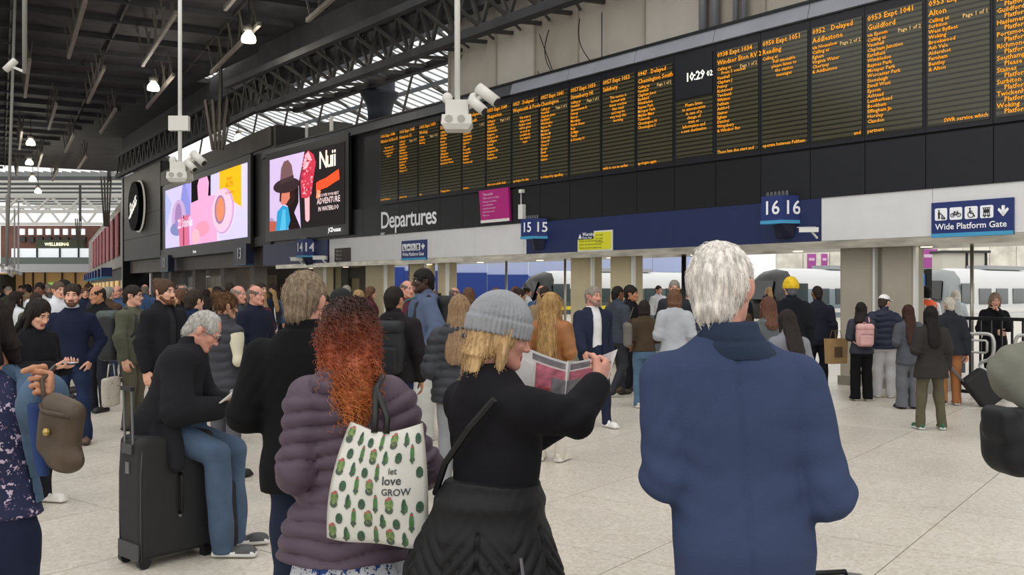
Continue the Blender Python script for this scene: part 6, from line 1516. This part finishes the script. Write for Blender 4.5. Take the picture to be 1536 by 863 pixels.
t19 = thing('shoulder_bag', 'grey shoulder bag beside the brown jacket', 'bag', tw(M19, (.27, .05, .98)), M19.yaw); s = SDF((-.12, -.16, -.02), (.12, .16, .4), .014); s.rbox((0, 0, .18), (.06, .11, .17), .05); s.disp(folds(s, 6, .008, 14)); sdf_part('body', s, nylon('6e6a62'), t19); MB().tube([(0, -.05, .33), (-.08, -.01, .56), (0, .05, .33)], .01, 6).build('strap', nylon('4e4a44'), t19, True)
M20 = person('person in black between the slate jacket and the brown jacket', 948, 15.2, 1.69, 60, 'm', .02, 'tan', ('short', '1d1713'), top=dict(col='16161a', th=.028), bot=dict(col='1c1c22'))
M21 = person('woman with brown bob in pale grey jacket left of the white-haired man', 1012, 12.0, 1.66, 172, 'f', .015, 'light', ('bob', '6a4a36'), top=dict(col='aeb2b8', th=.034, hem=.86, fold=.012), bot=dict(col='44587a'), arms=('front', 'front'))
M23 = person('brown-haired woman in grey hooded jacket right beside the blazer man', 1152, 10.0, 1.58, 184, 'f', .016, 'light', ('mid', '5d3d2e'), top=dict(col='5e6467', th=.03, hood=True), bot=dict(col='2a2d33'))
M24 = person('dark-haired woman in grey jacket low behind the blazer shoulder', 1182, 8.4, 1.48, 190, 'f', .015, 'light', ('long', '241b18'), top=dict(col='7d7f86', th=.026), bot=dict(col='2a2d33'), head=(0, 14, 0))
M25 = person('person in yellow beanie and black hooded jacket', 1186, 13.0, 1.79, 176, 'm', .0155, 'light', ('short', '5a5a62'), top=dict(col='17191f', th=.036, hood=True), bot=dict(col='1b1c22'), hat=('beanie', 'd8b324'))
M26 = person('man in dark suit standing beside the broad column', 1226, 14.6, 1.70, 172, 'm', .015, 'brown', ('buzz', '201814'), top=dict(col='20222e', th=.024, hem=.80, name='suit_jacket'), bot=dict(col='1b1d28', th=.012), arms=('front', 'down'), head=(10, 6, 0), shoes=('141414', '141414'))
pb_ = thing('paper_bag', 'brown paper carrier bag beside the pink backpack', 'bag', G(1254, 14.2, .52), R_(20)); MB().add([(-.15, -.07, 0), (.15, -.07, 0), (.15, .07, 0), (-.15, .07, 0), (-.16, -.08, .38), (.16, -.08, .38), (.16, .08, .38), (-.16, .08, .38)], [(3, 2, 1, 0), (0, 1, 5, 4), (1, 2, 6, 5), (2, 3, 7, 6), (3, 0, 4, 7)]).build('body', mat('kraft', 'a98a5e', .8, 0, .1, 8), pb_)
for y in (-.07, .07): MB().tube([(-.06, y, .37), (-.05, y*.5, .5), (.05, y*.5, .5), (.06, y, .37)], .006, 5).build('handle', mat('kraft_dark', '7d6440', .8), pb_)
MB().box(-.09, .06, -.078, -.076, .1, .26).build('print', mat('print_brown', '5e4a34', .8), pb_)
M27 = person('dark-haired woman in charcoal jumper and wide black trousers with pink backpack', 1292, 13.8, 1.46, 176, 'f', .0145, 'light', ('mid', '1e1714'), top=dict(col='3a3c46', th=.026), bot=dict(col='141417', th=.02, wide=.02), arms=('front', 'strap'), head=(-30, 0, 0), shoes=('1a1a1a', 'c8c4bc'))
backpack(M27, 'small pale pink backpack', 'd8a8a6', .15, .08, .20, 1.17, None, .012)
M28 = person('man in white cap, navy padded vest and pale trousers', 1326, 14.2, 1.56, 168, 'm', .0145, 'light', ('short', '3a2e26'), top=dict(mat=nylon('20263a'), th=.045, hem=.84, quilt=(.1, .016), collar=.06), bot=dict(col='c2c2c4', th=.024, r=(.088, .07, .055)), hat=('cap', 'e6e6e4'), shoes=('d6d4d0', 'e2e0dc'), arms=('front', 'front'), head=(-40, 8, 0))
M29 = person('woman with very long brown hair in grey coat and wide grey trousers', 1362, 12.9, 1.44, 182, 'f', .0145, 'light', ('longer', '3a231c'), top=dict(col='50525a', th=.026, hem=.76), bot=dict(col='62646a', th=.02, wide=.03), shoes=('26262a', '18181a'), arms=('front', 'front'))
M30 = person('dark-haired woman in charcoal coat, olive trousers and green shoes', 1396, 11.0, 1.46, 176, 'f', .0135, 'light', ('long', '15100f'), top=dict(col='33302f', th=.032, hem=.74, flare=.03), bot=dict(col='5a5644', th=.014), shoes=('1f5c3c', 'd0d4d0'), arms=('front', 'down'), legs='apart')
M31 = person('woman with short grey hair in dark jacket and tan trousers with suitcase', 1424, 13.3, 1.54, 176, 'f', .0145, 'light', ('full', 'b9b4a8'), top=dict(col='2a2c32', th=.034, hem=.82), bot=dict(col='a06a42', th=.02), shoes=('1c1a1a', 'c8c4bc'), arms=('front', (( -.24, .05, 1.12), (-.25, .06, .86))))
M32 = person('worker in orange high-visibility vest beside the blue kiosk', 1389, 17.2, 1.70, 182, 'm', .018, 'dark', ('short', '14100e'), top=dict(col='e8e8ea', th=.014, name='shirt'), bot=dict(col='22252e'))
q = SDF((-.3, -.25, .86), (.3, .25, 1.52), .016); q.loft(torso_rows('m', .032, .90, 0, 1., 0), 0); q.cap((-.15, .01, 1.38), (.15, .01, 1.38), .08, .08, .04); V, Fc = q.mesh(); hv = link('high_visibility_vest', rawmesh('high_visibility_vest', V, Fc, mat('hi_vis', 'f4602a', .6), None, True), M32.root)
for x in (-.09, .09): MB().tube([(x, .165, .92), (x, .165, 1.2), (x, .14, 1.40)], .018, 6).build('reflective_band', mat('reflective', 'c9ccc8', .3), hv, True)
M33 = person('woman in black resting her chin on her hand behind the gate railing', 1492, 14.6, 1.60, -12, 'f', .015, 'light', ('bob', '8a7566'), top=dict(col='16161a', th=.028, hem=.7), bot=dict(col='16161a'), arms=('chin', 'front'), hands=('grip', 'relax'), head=(0, 14, 0))
M34 = person('distant person with white hair in pale coat behind the gate railing', 1433, 20.0, 1.62, 180, 'f', .02, 'light', ('bob', 'd6d0c4'), top=dict(col='b8c0c4', th=.03), bot=dict(col='5a5e66'))
# trolley case leaning behind the grey-haired woman
tr = thing('suitcase', 'small black trolley case leaning on its wheels by the gate railing', 'suitcase', G(1492, 13.1, .05), R_(-14)); tr.rotation_euler = (0, R_(-38), R_(-8))
s = SDF((-.22, -.16, -.02), (.22, .16, .56), .012); s.rbox((0, 0, .26), (.17, .12, .25), .04); sdf_part('body', s, suit, tr)
for y in (-.06, .06): MB().cyl((-.15, y, .5), (-.15, y, .86), .009, 6).build('handle_tube', mat('handle_grey', '8e9094', .3, .6), tr)
MB().box(-.165, -.135, -.07, .07, .86, .885).build('handle_grip', black, tr)
for y in (-.09, .09): MB().cyl((-.12, y-.02, .0), (-.12, y+.02, .0), .04, 12).build('wheel', black, tr)
# ================================================================ CROWD: copies of a few figures
protos = []
cols_j = {'black': '17171a', 'navy': '1d2538', 'charcoal': '33353b', 'grey': '6d7076', 'olive': '4c4e40', 'brown': '4b3a2e', 'tan': '8f7a5e', 'white': 'd0d2d6', 'blue': '3c5478', 'burgundy': '552a33'}
specs = [('m', 'short', 'light', 'dark brown hair', '2f241d', 0), ('f', 'long', 'light', 'long dark hair', '231a17', 0), ('m', 'rim', 'pink', 'bald crown', '6d6258', 0), ('f', 'bob', 'light', 'brown bob', '5f4331', 0), ('m', 'short', 'brown', 'black hair', '161210', 0), ('f', 'bun', 'tan', 'tied-up hair', '2c201a', 0), ('m', 'short', 'light', 'grey hair', '8d8880', 0), ('f', 'long', 'light', 'long fair hair', 'a5865c', 0)]
rc = random.Random(21)
placed = [(P.loc.x, P.loc.y) for P in PEOPLE]
used = {}
spots = []
def try_spot(px, Y):
    p = G(px, Y)
    if any((p.x-a)**2+(p.y-b)**2 < .45 for a, b in placed): return False
    n_ = (p.x-WO[0])*WN[0]+(p.y-WO[1])*WN[1]
    if -1.2 < n_ < (3.4 if px < 660 else 1.6): return False
    placed.append((p.x, p.y)); spots.append((px, Y)); return True
cnt = 0
for _ in range(900):
    if len(spots) >= 78: break
    t = rc.random(); Y = 12.5+26*t**1.4
    try_spot(rc.uniform(2, 560), Y)
n0 = len(spots)
for _ in range(600):
    if len(spots) >= n0+14: break
    try_spot(rc.uniform(560, 830), rc.uniform(13, 19))
n1 = len(spots)
for _ in range(600):
    if len(spots) >= n1+8: break
    try_spot(rc.uniform(930, 1130), rc.uniform(13.3, 16.5))
n2 = len(spots)
for _ in range(900):
    if len(spots) >= n2+12: break
    try_spot(rc.uniform(660, 1330), rc.uniform(24, 34))
ORD = ['nearest', 'second nearest', 'third nearest', 'fourth nearest', 'fifth nearest', 'sixth nearest', 'seventh nearest', 'eighth nearest', 'ninth nearest', 'tenth nearest']
spots = sorted([(Y, px, ('left' if px < 200 and Y < 50 else 'beneath the video screens' if px < 560 else 'beneath the departure screens')) for px, Y in spots])
for Y, px, zone in spots:
    k = rc.randrange(8); jc = rc.choice(['black', 'black', 'navy', 'navy', 'charcoal', 'charcoal', 'grey', 'olive', 'brown', 'tan', 'white', 'blue', 'burgundy']); sx_, hs_, sk_, hn, hcol, _ = specs[k]
    zt = {'left': 'in the crowd at the far left'}.get(zone, 'in the crowd '+zone); key = (hn, jc, zone); used[key] = used.get(key, -1)+1
    lab = 'distant %s with %s, %s jacket, %s' % ('man' if sx_ == 'm' else 'woman', hn, jc, 'far left' if zone == 'left' else zone)
    if used[key]: lab += ', %s' % ORD[used[key]]
    ht = rc.uniform(1.66, 1.80) if sx_ == 'm' else rc.uniform(1.56, 1.70); yaw = rc.choice((180, 170, 190, 90, 60, -70, -90, 120, -130, 20, 0))+rc.uniform(-20, 20)
    if len(protos) <= k: protos += [None]*(k+1-len(protos))
    if protos[k] is None:
        protos[k] = person(lab, px, Y, ht, yaw, sx_, .024, sk_, (hs_, hcol), top=dict(col='202226', th=.026), bot=dict(col='24262e'), arms=rc.choice((('down', 'down'), ('front', 'front'), ('pocket', 'down'))), group='distant people in the crowd').root
        o = protos[k]
    else:
        o = copy_tree(protos[k]); o.location = G(px, Y); o.rotation_euler = (0, 0, math.radians(yaw)); o.scale = (ht/1.75,)*3; o['label'] = lab
    for c in o.children:
        if c.name.startswith('jacket'): c.material_slots[0].link = 'OBJECT'; c.material_slots[0].material = cloth(cols_j[jc])
        if c.name.startswith('trousers'): c.material_slots[0].link = 'OBJECT'; c.material_slots[0].material = cloth(rc.choice(('1c1e26', '2a3248', '3a3a40', '5a5446', '26282e')))
